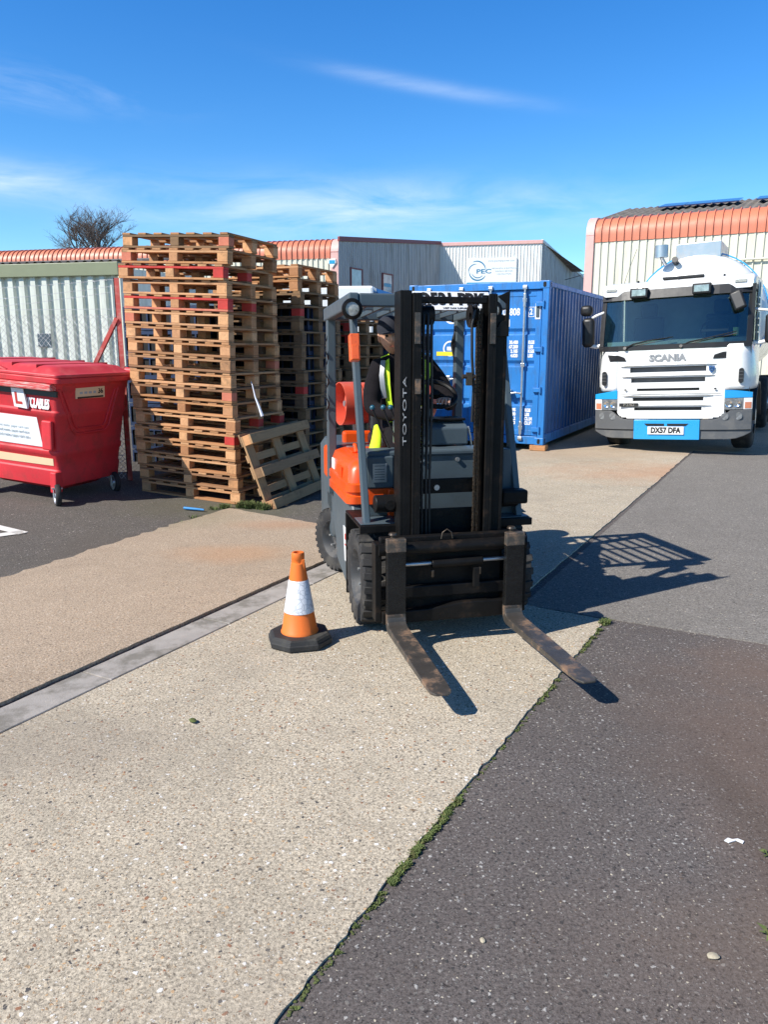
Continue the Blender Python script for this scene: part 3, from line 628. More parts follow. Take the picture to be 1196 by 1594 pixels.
# ------------------------------------------------------------------ wire fence by the bin
FZ = 2.03
fdir = Vector((-.985, .17)); fp = Vector((-2.95, 8.85))
def fpt(s_, z): q = fp + fdir*s_; return (q.x, q.y, z)
def fgr(s_): q = fp + fdir*s_; return lz(VD.x*q.x + VD.y*q.y)
fn = thing('wire_fence', 'chain link fence with barbed wire and a faded red post, behind the red bin', 'fence', (0, 0, 0))
mb = MB()
for a, b_ in (((-.03, -.03), (.03, -.022)), ((-.03, -.03), (-.022, .03))):
    mb.box(fp.x+a[0], fp.x+b_[0], fp.y+a[1], fp.y+b_[1], 0, 2.36)
mb.build('post', M['post_red'], fn)
mb = MB(); p0, p1 = Vector(fpt(.02, 1.93)), Vector(fpt(.98, .35))
mb.tube([p0 + Vector((0, -.03, 0)), p1 + Vector((0, -.03, 0))], .03, 4); mb.build('strut', M['post_red'], fn)
mb = MB()
for s_ in (2.6, 5.0): q = fpt(s_, 0); mb.box(q[0]-.03, q[0]+.03, q[1]-.03, q[1]+.03, 0, 2.2)
mb.build('line_post', M['post_red'], fn)
mb = MB(); Lf = 5.4; zb = .12; hh = FZ - zb; pt_ = .058
k = -int(hh/pt_)
while k*pt_ < Lf:
    for sg_ in (1, -1):
        s0 = k*pt_ if sg_ > 0 else k*pt_ + hh; pts = []
        # straight diagonal wire clipped to the panel, with the little kinks of the weave
        n_ = int(hh/pt_)
        for i in range(n_ + 1):
            s1 = s0 + sg_*i*pt_
            if 0 <= s1 <= Lf: q = fpt(s1, zb + i*pt_ + .006*(i % 2)); pts.append((q[0], q[1] + (.006 if i % 2 else -.006)*sg_, q[2]))
        if len(pts) > 1: mb.tube(pts, .0022, 3)
    k += 1
mb.tube([fpt(0, FZ), fpt(Lf, FZ)], .003, 4); mb.tube([fpt(0, 1.2), fpt(Lf, 1.2)], .0025, 4)
mb.build('mesh', M['fence_wire'], fn, fix=False)
for z0, z1, sag in ((2.35, 2.27, .03), (2.28, 2.22, .09), (2.22, 2.07, .06)):
    mb = MB(); r = random.Random(int(z0*100)); pts = []
    for i in range(40):
        t = i/39; z = z0 + (z1-z0)*min(1, t*2.2) - sag*math.sin(min(1, t*1.6)*math.pi) + r.uniform(-.004, .004); pts.append(fpt(Lf*t, z))
    mb.tube(pts, .0028, 4)
    for i in range(1, 39):
        q = Vector(pts[i])
        for _ in range(2):
            d = Vector((r.uniform(-1, 1), r.uniform(-1, 1), r.uniform(-1, 1))).normalized()*.014; mb.tube([q-d, q+d], .0018, 3)
    mb.build('barbed_wire', M['fence_wire'], fn, fix=False)

# ------------------------------------------------------------------ shipping container
ct = thing('shipping_container', 'blue steel shipping container with locking bars and white codes, standing on wooden blocks', 'container', (2.507, 12.108, .1), (0, 0, R(-27)))
CW, CH, CL = 2.34, 2.50, 6.06
mb = MB()
for x in (-CW, -.10):
    mb.box(x, x+.10, 0, .10, 0, CH); mb.box(x, x+.10, CL-.1, CL, 0, CH)
mb.box(-CW+.1, -.1, .0, .08, CH-.12, CH-.005); mb.box(-CW+.1, -.1, .0, .09, .005, .13)
for z0, z1 in ((.01, .15), (CH-.08, CH-.01)):
    mb.box(-.09, -.012, .1, CL-.1, z0, z1); mb.box(-CW+.012, -CW+.09, .1, CL-.1, z0, z1)
mb.box(-CW+.1, -.1, CL-.08, CL-.01, CH-.12, CH-.01)
mb.build('frame', M['cont_blue'], ct, bevel=.008)
mb = MB(); xs = []; y = .1; k = 0
while y < CL - .1:
    xs += [(y, 0), (y+.07, 0), (y+.105, 1), (y+.175, 1)]; y += .278/1.3
vs = []; fs = []
for y, w in xs: vs += [(-.03 - .036*w, y, .13), (-.03 - .036*w, y, CH-.07)]
for i in range(len(xs)-1): fs.append((2*i, 2*i+2, 2*i+3, 2*i+1))
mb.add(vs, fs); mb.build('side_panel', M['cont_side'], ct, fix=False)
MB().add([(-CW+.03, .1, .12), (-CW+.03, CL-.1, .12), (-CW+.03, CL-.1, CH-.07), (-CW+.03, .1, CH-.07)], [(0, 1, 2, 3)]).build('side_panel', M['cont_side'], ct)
MB().box(-CW+.02, -.02, .09, CL-.05, CH-.05, CH-.02).build('roof', M['cont_blue'], ct)
MB().box(-CW+.08, -.1, .1, CL-.1, .1, .13).build('floor', M['dark'], ct)
for x in (-CW-.004, -.148):     # corner castings with their oval holes
    for z in (-.004, CH-.114):
        c_ = MB().box(x, x+.152, -.006, .16, z, z+.118).build('corner_casting', M['cont_blue'], ct, bevel=.012)
        cx, cz = x+.076, z+.06; mb = MB(); mb.prism([(cx+.024*math.cos(a), cz+(.016 if math.sin(a) > 0 else -.016)+.024*math.sin(a)) for a in [i*math.pi/8+.01 for i in range(16)]], 'y', -.0085, -.006); mb.build('hole', M['dark'], c_)
        if x > -1:
            mb = MB(); mb.prism([(.075+.022*math.cos(a), cz+(.02 if math.sin(a) > 0 else -.02)+.022*math.sin(a)) for a in [i*math.pi/8+.01 for i in range(16)]], 'x', .0042, .0062); mb.build('hole', M['dark'], c_)
# two doors, each a pressed panel with horizontal swages
def door(x0, x1):
    mb = MB(); path = [(.135, .052), (.17, .03), (.17, .03)]
    zs = [(.145, .045), (.60, .045), (.612, .075), (.65, .075), (.70, .045), (1.21, .045), (1.222, .075), (1.26, .075), (1.31, .045), (1.70, .045), (1.712, .075), (1.75, .075), (1.80, .045), (2.365, .045)]
    vs = []; fs = []
    for z, y in zs: vs += [(x0+.09, y, z), (x1-.09, y, z)]
    for i in range(len(zs)-1): fs.append((2*i, 2*i+1, 2*i+3, 2*i+2))
    mb.add(vs, fs)
    mb.box(x0, x0+.09, .035, .09, .14, 2.37); mb.box(x1-.09, x1, .035, .09, .14, 2.37); mb.box(x0+.09, x1-.09, .037, .09, 2.28, 2.37); mb.box(x0+.09, x1-.09, .037, .09, .14, .22)
    return mb.build('door', M['cont_blue'], ct, bevel=.003)
d1 = door(-CW+.115, -CW/2-.008); d2 = door(-CW/2+.008, -.115)
MB().box(-CW+.1, -.1, .085, .10, .13, 2.38).build('gasket', M['gasket'], ct)
MB().box(-CW/2-.012, -CW/2+.012, .03, .05, .14, 2.37).build('gasket', M['gasket'], ct)
for dd, xr in ((d1, -1.98), (d1, -1.42), (d2, -.93), (d2, -.375)):
    rod = MB().cyl((xr, -.008, .06), (xr, -.008, 2.44), .017, n=12).build('locking_bar', M['galv'], dd, smooth=40)
    for z in (.09, 2.41): MB().box(xr-.032, xr+.032, -.03, .03, z-.03, z+.03).cyl((xr-.035, -.022, z+.0), (xr+.035, -.022, z), .018, n=10).build('bar_cam', M['galv'], rod, bevel=.004)
    for z in (.26, 1.24, 2.22):
        mb = MB().box(xr-.03, xr+.03, -.02, .036, z-.028, z+.028)
        if z != 1.24: mb.cyl((xr, -.008, z-.10), (xr, -.008, z+.10), .026, n=10)
        mb.build('bar_bracket', M['galv'], rod, bevel=.004)
    hz = .80 if xr > -1.2 else 1.0; s_ = -1 if xr in (-.375, -1.42) else 1
    mb = MB(); mb.tube([(xr, -.03, hz), (xr+s_*.08, -.045, hz+.012), (xr+s_*.2, -.045, hz-.0), (xr+s_*.33, -.035, hz-.006)], [.016, .014, .011, .013], 8)
    mb.box(xr+s_*.19-.03, xr+s_*.19+.03, -.06, .03, hz-.03, hz+.055); mb.build('handle', M['galv'], rod, bevel=.003)
for z in (.24, .86, 1.48, 2.16):
    mb = MB(); mb.box(-.20, -.06, -.012, .04, z-.035, z+.03); mb.cyl((-.075, -.016, z-.055), (-.075, -.016, z+.05), .016, n=10); mb.build('hinge', M['cont_blue'], ct, bevel=.004)
    mb = MB(); mb.box(-CW+.06, -CW+.20, -.012, .04, z-.035, z+.03); mb.build('hinge', M['cont_blue'], ct, bevel=.004)
mb = MB(); mb.prism([(-1.28, .98), (-1.06, .98), (-1.06, 1.16), (-1.22, 1.20), (-1.28, 1.20)], 'y', -.06, .03); mb.build('lock_box', M['cont_blue'], d2, bevel=.006)
tx = lambda b_, sz, x, z, xs=.75, al='LEFT', fat=.004, y=.0425: text('lettering', b_, sz, M['white_paint'], d2, (x, y, z), xs=xs, align=al, fat=fat)
tx('GESU', .155, -1.02, 2.04, al='RIGHT'); tx('105808', .150, -.46, 2.045, al='RIGHT'); tx('2', .125, -.306, 2.045); tx('22G1', .150, -.60, 1.875, al='RIGHT')
mb = MB(); bx, bz = -.275, 2.045
for q in ((bx-.048, bx-.041, bz-.075, bz+.075), (bx+.041, bx+.048, bz-.075, bz+.075), (bx-.041, bx+.041, bz+.068, bz+.075), (bx-.041, bx+.041, bz-.075, bz-.068)): mb.box(q[0], q[1], .041, .044, q[2], q[3])
mb.build('lettering', M['white_paint'], d2)
dg_ = MB().box(-.215, -.135, .030, .036, 1.935, 2.17).build('placard_holder', M['white_paint'], d2); MB().box(-.2, -.15, .018, .029, 1.965, 2.14).build('placard', M['fl_grey'], dg_, bevel=.006)
for j, (a_, b2, c2) in enumerate((('MAX.GR.', '30.480', 'KGS'), ('', '67.200', 'LBS'), ('TARE', '2.185', 'KGS'), ('', '4.820', 'LBS'))):
    z = 1.585 - .068*j
    if a_: tx(a_, .07, -.80, z, al='RIGHT')
    tx(b2, .07, -.475, z, al='RIGHT'); tx(c2, .07, -.31, z)
for j, (a_, b2, c2) in enumerate((('NET', '28.295', 'KGS'), ('', '62.380', 'LBS'), ('CU.CAP', '33.2', 'CU.M'), ('', '1.173', 'CU.FT'))):
    z = .535 - .068*j
    if a_: tx(a_, .07, -.80, z, al='RIGHT')
    tx(b2, .07, -.475, z, al='RIGHT'); tx(c2, .07, -.33, z)
for (x, z, r_) in ((-1.60, 2.02, .14), (-1.62, 1.49, .125)):
    mb = MB(); mb.lathe([(r_, 0), (r_*.8, 0), (r_*.8, .002), (r_, .002)], 32, 'z', close=True); mb.box(-r_*.45, r_*.45, -.03, .03, 0, .002)
    l_ = mb.build('round_emblem', M['white_paint'], d1); l_.location = (x, .044, z); l_.rotation_euler = (R(90), 0, 0)
MB().box(-1.86, -1.50, .041, .044, 1.375, 1.44).build('yellow_sticker', M['yellow'], d1)
for i, (x, y) in enumerate(((-.10, .06), (-CW+.1, .06), (-.1, CL-.1), (-CW+.1, CL-.1))):
    C_ = Matrix.LocRotScale(Vector((2.507, 12.108, 0)), Euler((0, 0, R(-27))), None) @ Vector((x, y, 0))
    bl = MB().box(-.11, .14, -.09, .12, .013, .096).build('timber_block', M['wood_x'], None, bevel=.006); bl.location = C_; bl.rotation_euler = (0, 0, R(-24 + 3*i))
    if i == 0: tag(bl, 'pale sawn timber block under the near right corner of the blue container', 'timber block')
    else: tag(bl, ['', 'timber block under the near left corner of the blue container, behind the forklift', 'timber block under the far right corner of the blue container', 'timber block under the far left corner of the blue container'][i], 'timber block')

# ------------------------------------------------------------------ tanker lorry
tk = thing('tanker_truck', 'white tanker lorry with a blue and grey bumper and a domed tank behind its cab', 'truck', (4.43, 11.83, .03), (0, R(-2.5), R(-29)))
# cab outline (front view) lofted through depth: list of (y, half width, z bottom, z top)
def loft(secs, x0=0.0, n=10, r=.1):
    vs = []; fs = []; m = 4*n
    for (y, hw, zb, zt, rr) in secs:
        for cx, cz, a0 in ((hw-rr, zt-rr, 0), (-hw+rr, zt-rr, 90), (-hw+rr, zb+rr, 180), (hw-rr, zb+rr, 270)):
            for k in range(n):
                a = R(a0 + 90*k/(n-1)); vs.append((x0 + cx + rr*math.cos(a), y, cz + rr*math.sin(a)))
    for i in range(len(secs)-1):
        for k in range(m): fs.append((i*m+k, i*m+(k+1) % m, (i+1)*m+(k+1) % m, (i+1)*m+k))
    fs += [tuple(range(m))[::-1], tuple(range((len(secs)-1)*m, len(secs)*m))]
    mb = MB(); return mb.add(vs, fs)
HX = 1.16
# shell built from panels so that the cab is hollow behind the windscreen
front = lambda z: .0 if z < 1.62 else (z - 1.62)*.30
def fpanel(pts, th=.03, off=0.0):     # outline in x,z on the raked cab front, curved back towards the sides
    mb = MB(); n = len(pts); vs = []
    for d in (0, th):
        for x, z in pts: vs.append((x, front(z) + .16*(abs(x + .05)/HX)**3.5 + d + off, z))
    return mb.add(vs, [tuple(range(n)), tuple(range(n, 2*n))[::-1]] + [(i, (i+1) % n, n+(i+1) % n, n+i) for i in range(n)])
def strip(x0, x1, z0, z1, off=0.0, th=.03, n=14, zfun=None):
    """band across the curved cab front, subdivided in x"""
    mb = MB(); vs = []; fs = []
    for i in range(n+1):
        x = x0 + (x1-x0)*i/n; a0 = z0(x) if callable(z0) else z0; a1 = z1(x) if callable(z1) else z1
        for z in (a0, a1):
            y = front(z) + .16*(abs(x + .05)/HX)**3.5 + off
            vs += [(x, y, z), (x, y + th, z)]
    for i in range(n):
        a, b_ = 4*i, 4*i+4
        fs += [(a, b_, b_+2, a+2), (a+1, a+3, b_+3, b_+1), (a, a+1, b_+1, b_), (a+2, b_+2, b_+3, a+3)]
    fs += [(0, 2, 3, 1), (4*n, 4*n+1, 4*n+3, 4*n+2)]
    return mb.add(vs, fs)
XL, XR = -1.15, 1.05
cab = MB()
cab.add([(XL, .2, 1.0), (XL, 1.9, 1.0), (XL, 1.9, 2.5), (XL, .46, 2.5), (XL, .2, 1.62)], [(0, 1, 2, 3, 4)])
cab.box(XL+.02, XR-.02, 1.88, 1.92, .8, 2.56); cab.box(XL+.02, XR-.02, .2, 1.88, .8, .86)
cab.box(XL+.02, XL+.06, .25, 1.88, .86, 1.62)
cb_ = cab.build('cab', M['truck_white'], tk)
MB().box(XL+.07, XR-.08, 1.84, 1.875, .9, 2.5).build('cab_lining', M['cab_int'], tk)
rf = loft([(.26, 1.08, 2.40, 2.52, .05), (.32, 1.10, 2.40, 2.58, .06), (.6, 1.10, 2.42, 2.62, .07), (1.92, 1.10, 2.42, 2.64, .07)], -.05).build('roof', M['truck_white'], tk, smooth=50)
strip(XL-.0, XR, 2.335, 2.47, off=-.03, th=.05).build('sun_visor', M['truck_black'], tk)
for x in (-.56, .34):
    lm = MB().box(x-.13, x+.13, .13, .25, 2.35, 2.50).build('roof_lamp', M['truck_black'], tk, bevel=.012); MB().box(x-.105, x+.105, .12, .131, 2.375, 2.475).build('lens', M['headlamp'], lm, bevel=.01)
for x in (-1.0, .86): MB().box(x-.08, x+.08, .245, .26, 2.475, 2.52).build('marker_light', M['lens'], tk, bevel=.006)
MB().box(-.28, .32, .5, .62, 2.62, 2.66).build('roof_hatch', M['truck_black'], tk, bevel=.01)
for x in (-.62, -.02, .62): MB().sphere((x, .4, 2.61), .018, 8, 6).build('roof_bolt', M['truck_black'], tk)
MB().tube([(-.86, .5, 2.6), (-.8, .52, 2.8), (-.68, .54, 3.12)], .004, 4).build('antenna', M['truck_black'], tk)
# windscreen frame, glass and what is behind it
strip(XL+.005, XR-.005, 1.56, 1.635, off=-.005, th=.03).build('screen_base', M['truck_black'], tk)
for x0, x1 in ((XL, XL+.07), (XR-.07, XR)): strip(x0, x1, 1.60, 2.42, off=-.004, th=.04, n=2).build('pillar', M['truck_black'], tk)
strip(XL+.06, XR-.06, 1.62, 2.35, off=.006, th=.004, n=20).build('windscreen', M['windscreen'], tk, smooth=60)
strip(XL+.07, XR-.07, 1.45, 1.70, off=.10, th=.28, n=10).build('dashboard', M['cab_int'], tk)
for x in (-.62, .52):
    mb = MB(); mb.box(x-.24, x+.24, 1.3, 1.45, 1.3, 2.1); mb.box(x-.13, x+.13, 1.3, 1.42, 2.1, 2.32); mb.box(x-.24, x+.24, .95, 1.4, 1.2, 1.36); mb.build('seat', M['truck_black'], tk, bevel=.03)
mb = MB().lathe([(.2, -.012), (.212, 0), (.2, .012), (.188, 0)], 28, 'z', close=True); mb.box(-.19, .19, -.02, .02, -.02, 0)
w_ = mb.build('steering_wheel', M['truck_black'], tk, smooth=60); w_.location = (.5, .55, 1.82); w_.rotation_euler = (R(55), 0, 0)
MB().lathe([(.0, 0), (.035, 0), (.045, .12), (.0, .12)], 16).build('cup', M['cup'], tk).location = (.82, .32, 1.72)
for x0, x1, z1 in ((-.72, -.02, 1.74), (.1, .86, 1.78)):
    yb = front(1.62) + .0; mb = MB()
    mb.tube([(x0, .015, 1.60), (x0+.12, -.0, 1.655), ((x0+x1)/2, .0, 1.70), (x1, .04, z1)], [.014, .012, .009, .006], 6)
    mb.tube([(x0+.15, .0, 1.635), (x1, .055, z1-.03)], .007, 5); mb.cyl((x0, .02, 1.58), (x0, -.02, 1.60), .025); mb.build('wiper', M['truck_black'], tk)
# white front panel with slots: frame pieces butted around the openings
slots = [(1.222, 1.300, -.64, .465), (1.068, 1.138, -.62, .455), (.938, .978, -.53, .38), (.785, .840, -.59, .44), (.640, .690, -.565, .42)]
fr = MB()
GL = lambda z: -.82 - (.18*max(0, z-1.0)/.55 if z > 1 else 0)
def seg(x0, x1, z0, z1):
    s2 = strip(x0, x1, z0, z1, off=0, th=.05, n=6); fr.add(s2.v, s2.f)
zc = 1.555
for z0, z1, a, b_ in slots:
    seg(-.83, .73, z1, zc); seg(-.83, a, z0, z1); seg(b_, .73, z0, z1); zc = z0
seg(-.83, .73, .62, zc)
for i in range(6):
    t0, t1 = i/6, (i+1)/6; w_ = .15*(1 - math.sqrt(max(0, 1-t1*t1)))
    seg(-.83 + w_, .73 - w_, .62 - .105*t1, .62 - .105*t0)
grille = fr.build('front_panel', M['truck_white'], tk)
strip(-.75, .65, .60, 1.35, off=.07, th=.02).build('grille_mesh', M['truck_grey'], tk)
for i, (z0, z1, a, b_) in enumerate(slots):
    if i == 2: continue
    fr2 = MB(); fr2.hexa([(a-.14, .035, z1+.002), (b_+.14, .035, z1+.002), (b_+.02, .06, z1+.002), (a-.02, .06, z1+.002), (a-.14, .0, z1+.022), (b_+.14, .0, z1+.022), (b_+.02, -.03, z1+.03), (a-.02, -.03, z1+.03)])
    fr2.build('grille_blade', M['truck_white'], grille, bevel=.004)
MB().box(-.78, .68, -.004, .0, .884, .890).build('panel_gap', M['truck_black'], grille)
for z in (.96,): 
    for x in (-.70, .60): MB().sphere((x, -.005, z), (.02, .01, .012), 8, 6).build('latch', M['truck_black'], grille)
# side air deflectors, one each side
for sgn, xi, xo in ((-1, -.83, -1.20), (1, .73, 1.10)):
    mb = MB(); n_ = 10; vs = []; fs = []
    zz = [1.60, 1.45, 1.30, 1.15, 1.0, .94]; ox = [.0, .03, .05, .07, .06, .05]
    for z, e in zip(zz, ox):
        for k in range(n_+1):
            t = k/n_; x = xi + (xo + sgn*(e - .05) - xi)*math.sin(t*math.pi/2)**.9; y = -.01*math.sin(t*math.pi) + .16*(abs(x+.05)/HX)**3.5 + (.55*(1-math.cos(t*math.pi/2))**2 if t > .4 else .0)
            vs.append((x, y + (.0 if z < 1.5 else .02), z))
    for i in range(len(zz)-1):
        for k in range(n_): fs.append((i*(n_+1)+k, i*(n_+1)+k+1, (i+1)*(n_+1)+k+1, (i+1)*(n_+1)+k))
    mb.add(vs, fs); pn = mb.build('corner_panel', M['truck_white'], tk, smooth=70)
    sm = pn.modifiers.new('thick', 'SOLIDIFY'); sm.thickness = .02; sm.offset = -1 if sgn < 0 else 1
    xc = sgn*.99 - .05; mb = MB(); mb.prism([(xc+.035*math.cos(a)*1.0, 1.14 + (.07 if math.sin(a) > 0 else -.07) + .04*math.sin(a)) for a in [i*math.pi/8+.01 for i in range(16)]], 'y', .03, .10)
    ik = mb.build('air_intake', M['truck_black'], pn, bevel=.004)
    for z in (1.1, 1.15, 1.2): MB().box(xc-.03, xc+.03, .022, .029, z-.004, z+.004).build('slat', M['truck_grey'], ik)
    xa, xb = (-1.0, -.70) if sgn < 0 else (.55, .86)
    pts = [(xa, 1.505), (xa+.04, 1.40), (xa+.30, 1.40), (xa+.27, 1.455), (xa+.18, 1.49)]
    if sgn > 0: pts = [(xb, 1.505), (xb-.04, 1.40), (xb-.31, 1.40), (xb-.29, 1.455), (xb-.18, 1.49)]
    mb = MB(); vs = [(x, .16*(abs(x+.05)/HX)**3.5 - .012, z) for x, z in pts] + [(x, .16*(abs(x+.05)/HX)**3.5 + .03, z) for x, z in pts]
    mb.add(vs, [(0, 1, 2, 3, 4), (9, 8, 7, 6, 5)] + [(i, (i+1) % 5, 5+(i+1) % 5, 5+i) for i in range(5)]); mb.build('vent', M['truck_black'], tk)
    # blue trim above each headlamp
    x0, x1 = sorted((xi + sgn*.0, xo + sgn*.0))
    strip(x0, x1, .815, (lambda x, xi=xi: .955 - .17*abs(x - xi)), off=-.015, th=.05, n=6).build('blue_trim', M['truck_blue'], tk, bevel=.004)
    hl = strip(x0 + (.12 if sgn < 0 else .0), x1 - (.0 if sgn < 0 else .12), .645, .812, off=-.012, th=.03, n=8).build('headlight', M['headlamp'], tk, smooth=60)
    for xl in ((x0+.20, x0+.31) if sgn < 0 else (x1-.31, x1-.20)):
        yl = .16*(abs(xl+.05)/HX)**3.5 - .018; rl = MB().lathe([(0, .012), (.03, .008), (.045, -.004), (.05, -.004), (.05, .014), (0, .014)], 20, 'x').build('reflector', M['chrome'], hl, smooth=40); rl.location = (xl, yl, .73); rl.rotation_euler = (0, 0, R(90))
    x2, x3 = (x0, x0+.115) if sgn < 0 else (x1-.115, x1)
    strip(x2, x3, .645, .812, off=-.012, th=.03, n=3).build('indicator_housing', M['truck_white'], hl)
    strip(x2+.02, x3-.01, .66, .75, off=-.018, th=.006, n=3).build('indicator', M['amber_pale'], hl)
strip(-1.15, 1.05, .62, 1.0, off=.055, th=.05).build('lamp_recess', M['truck_black'], tk)
# bumper
zt = lambda x: .635 if abs(x + .05) > .86 else (.50 + .135*max(0, (abs(x+.05)-.62)/.24)**2 if abs(x+.05) > .62 else .50)
def bband(x0, x1, z0, z1, off, m, nm, n=12): return strip(x0, x1, z0, z1, off=off, th=.10, n=n).build(nm, m, bp_, bevel=.006)
bp_ = strip(-1.20, 1.10, lambda x: .20 + .10*max(0, (abs(x+.05)-.85)/.30)**2, .34, off=.015, th=.09, n=24).build('bumper', M['truck_grey'], tk, bevel=.01)
bband(-1.20, -.565, .343, zt, -.01, M['truck_grey'], 'bumper_corner'); bband(.41, 1.10, .343, zt, -.01, M['truck_grey'], 'bumper_corner')
bc = bband(-.56, .405, .195, .497, -.025, M['truck_blue'], 'bumper_centre')
for x0, x1 in ((-.40, -.105), (-.06, .245)): MB().prism([(x0+(.04 if x0 < -.2 else 0), .405), (x1-(.0 if x0 < -.2 else .04), .405), (x1, .44), (x0, .44)], 'y', -.032, -.02).build('slot', M['truck_black'], bc)
np_ = MB().box(-.345, .185, -.045, -.031, .275, .395).build('number_plate', M['white_paint'], bc, bevel=.003)
text('plate_lettering', 'DX57 DFA', .115, M['black_txt'], np_, (-.08, -.0465, .335), xs=.82, fat=.006)
for x in (-1.07, -.90, .745, .925):
    yy = .16*(abs(x+.05)/HX)**3.5 - .018
    f_ = MB().lathe([(0, 0), (.052, 0), (.058, .012), (.05, .02), (0, .02)], 20, 'x').build('fog_lamp', M['headlamp'], bp_, smooth=40); f_.location = (x, yy, .545); f_.rotation_euler = (0, 0, R(90))
text('lettering', 'SCANIA', .135, M['letter_grey'], tk, (-.09, -.006, 1.43), xs=1.1, ext=.006, fat=.006)
eb = MB().box(-.79, -.50, -.012, -.002, .70, .755).build('model_badge', M['black_txt'], grille, bevel=.008); text('badge_lettering', 'P340', .062, M['chrome'], eb, (-.645, -.0135, .728), xs=1.35)
mb = MB().prism([(.50, 1.29), (.585, 1.29), (.58, 1.23), (.5425, 1.19), (.505, 1.23)], 'y', -.014, -.002); em = mb.build('emblem', M['cont_side'], grille, bevel=.004)
mb = MB().lathe([(.018, 0), (.024, 0), (.024, .003), (.018, .003)], 16, 'z', close=True); l_ = mb.build('emblem_ring', M['chrome'], em); l_.location = (.5425, -.018, 1.25); l_.rotation_euler = (R(90), 0, 0)
# mirrors
def rbox(mb_, c, s_, nm, par, m, bv): 
    return mb_.box(c[0]-s_[0]/2, c[0]+s_[0]/2, c[1]-s_[1]/2, c[1]+s_[1]/2, c[2]-s_[2]/2, c[2]+s_[2]/2).build(nm, m, par, bevel=bv, seg=4, smooth=50)
mi = rbox(MB(), (-1.39, .28, 2.215), (.19, .16, .17), 'mirror', tk, M['truck_black'], .06); rbox(MB(), (-1.36, .28, 1.87), (.19, .15, .46), 'mirror', tk, M['truck_black'], .06)
mb = MB(); mb.tube([(-1.30, .28, 2.10), (-1.2, .27, 2.14), (-1.12, .3, 2.17)], .022, 8); mb.build('mirror_arm', M['truck_white'], tk, smooth=60); mb = MB(); mb.tube([(-1.32, .28, 1.66), (-1.22, .26, 1.64), (-1.14, .26, 1.66)], .032, 8); mb.build('mirror_arm', M['truck_white'], tk, smooth=60)
rbox(MB(), (1.32, .34, 2.17), (.17, .16, .18), 'mirror', tk, M['truck_black'], .05); rbox(MB(), (1.30, .34, 1.80), (.19, .15, .42), 'mirror', tk, M['truck_black'], .05)
mb = MB(); mb.tube([(1.24, .34, 2.06), (1.12, .34, 2.08), (1.03, .36, 2.10)], .02, 8); mb.build('mirror_arm', M['truck_white'], tk, smooth=60); mb = MB(); mb.tube([(1.22, .34, 1.62), (1.12, .34, 1.60), (1.03, .34, 1.62)], .03, 8); mb.build('mirror_arm', M['truck_white'], tk, smooth=60)
m_ = MB().box(-.085, .085, -.03, .05, -.14, .14).build('kerb_mirror', M['truck_black'], tk, bevel=.03, seg=4, smooth=50); m_.location = (.84, .16, 2.22); m_.rotation_euler = (R(-12), R(-22), 0)
# right-hand side of the cab: door, window, handle, step
dr_ = MB().add([(XR-.0, .20, .98), (XR, 1.25, .98), (XR, 1.25, 1.66), (XR, .22, 1.62)], [(0, 1, 2, 3)]).build('door', M['truck_white'], tk)
mb = MB(); mb.box(XR-.03, XR+.012, .25, .34, 1.62, 2.45); mb.box(XR-.03, XR+.012, 1.2, 1.30, 1.62, 2.45); mb.box(XR-.03, XR+.012, .34, 1.2, 2.38, 2.45); mb.build('window_frame', M['truck_black'], dr_)
MB().box(XR-.02, XR-.012, .34, 1.2, 1.64, 2.38).build('window', M['windscreen'], dr_)
mb = MB(); mb.box(XR-.03, XR, 1.3, 1.9, .9, 2.5); mb.build('side_panel', M['truck_white'], tk)
mb = MB(); [mb.box(XR+.02, XR+.05, .40, .72, z, z+.02) for z in (1.75, 1.85, 1.95, 2.05, 2.15, 2.25)]; mb.tube([(XR+.04, .4, 1.6), (XR+.04, .4, 2.5)], .012, 6); mb.tube([(XR+.04, .75, 1.6), (XR+.04, .75, 2.5)], .012, 6); mb.build('ladder', M['stainless'], tk)
MB().box(XR-.02, XR+.03, .9, 1.05, 1.22, 1.30).build('door_handle', M['truck_black'], dr_, bevel=.01)
mb = MB(); n_ = 14; vs = []; fs = []
for x in (.72, 1.13):
    for k in range(n_+1):
        a = R(180*k/n_); vs.append((x, 1.0 - .62*math.cos(a), .46 + .56*math.sin(a)))
for k in range(n_): fs.append((k, k+1, n_+2+k, n_+1+k))
mb.add(vs, fs); o = mb.build('wheel_arch', M['truck_black'], tk, smooth=60); o.modifiers.new('t', 'SOLIDIFY').thickness = .03
def big_wheel(x, y, out):
    t_ = MB().lathe([(.27, 0), (.44, .0), (.49, .03), (.50, .07), (.50, .23), (.49, .27), (.44, .30), (.27, .30)], 40, 'x').build('wheel', M['tyre'], tk, smooth=50); t_.location = (x, y, .47)
    h = out; MB().lathe([(.0, .02+h*.3), (.12, .02+h*.3), (.13, .1+h*.1), (.24, .08+h*.12), (.27, .02+h*.26)], 32, 'x').build('rim', M['stainless'], t_, smooth=40)
    return t_
for x, o_ in ((-1.14, 0), (.78, 1)):
    for y in (1.0, 4.6, 5.9): big_wheel(x, y, o_)
MB().box(-.45, .35, .6, 7.4, .45, .75).build('chassis', M['truck_black'], tk)
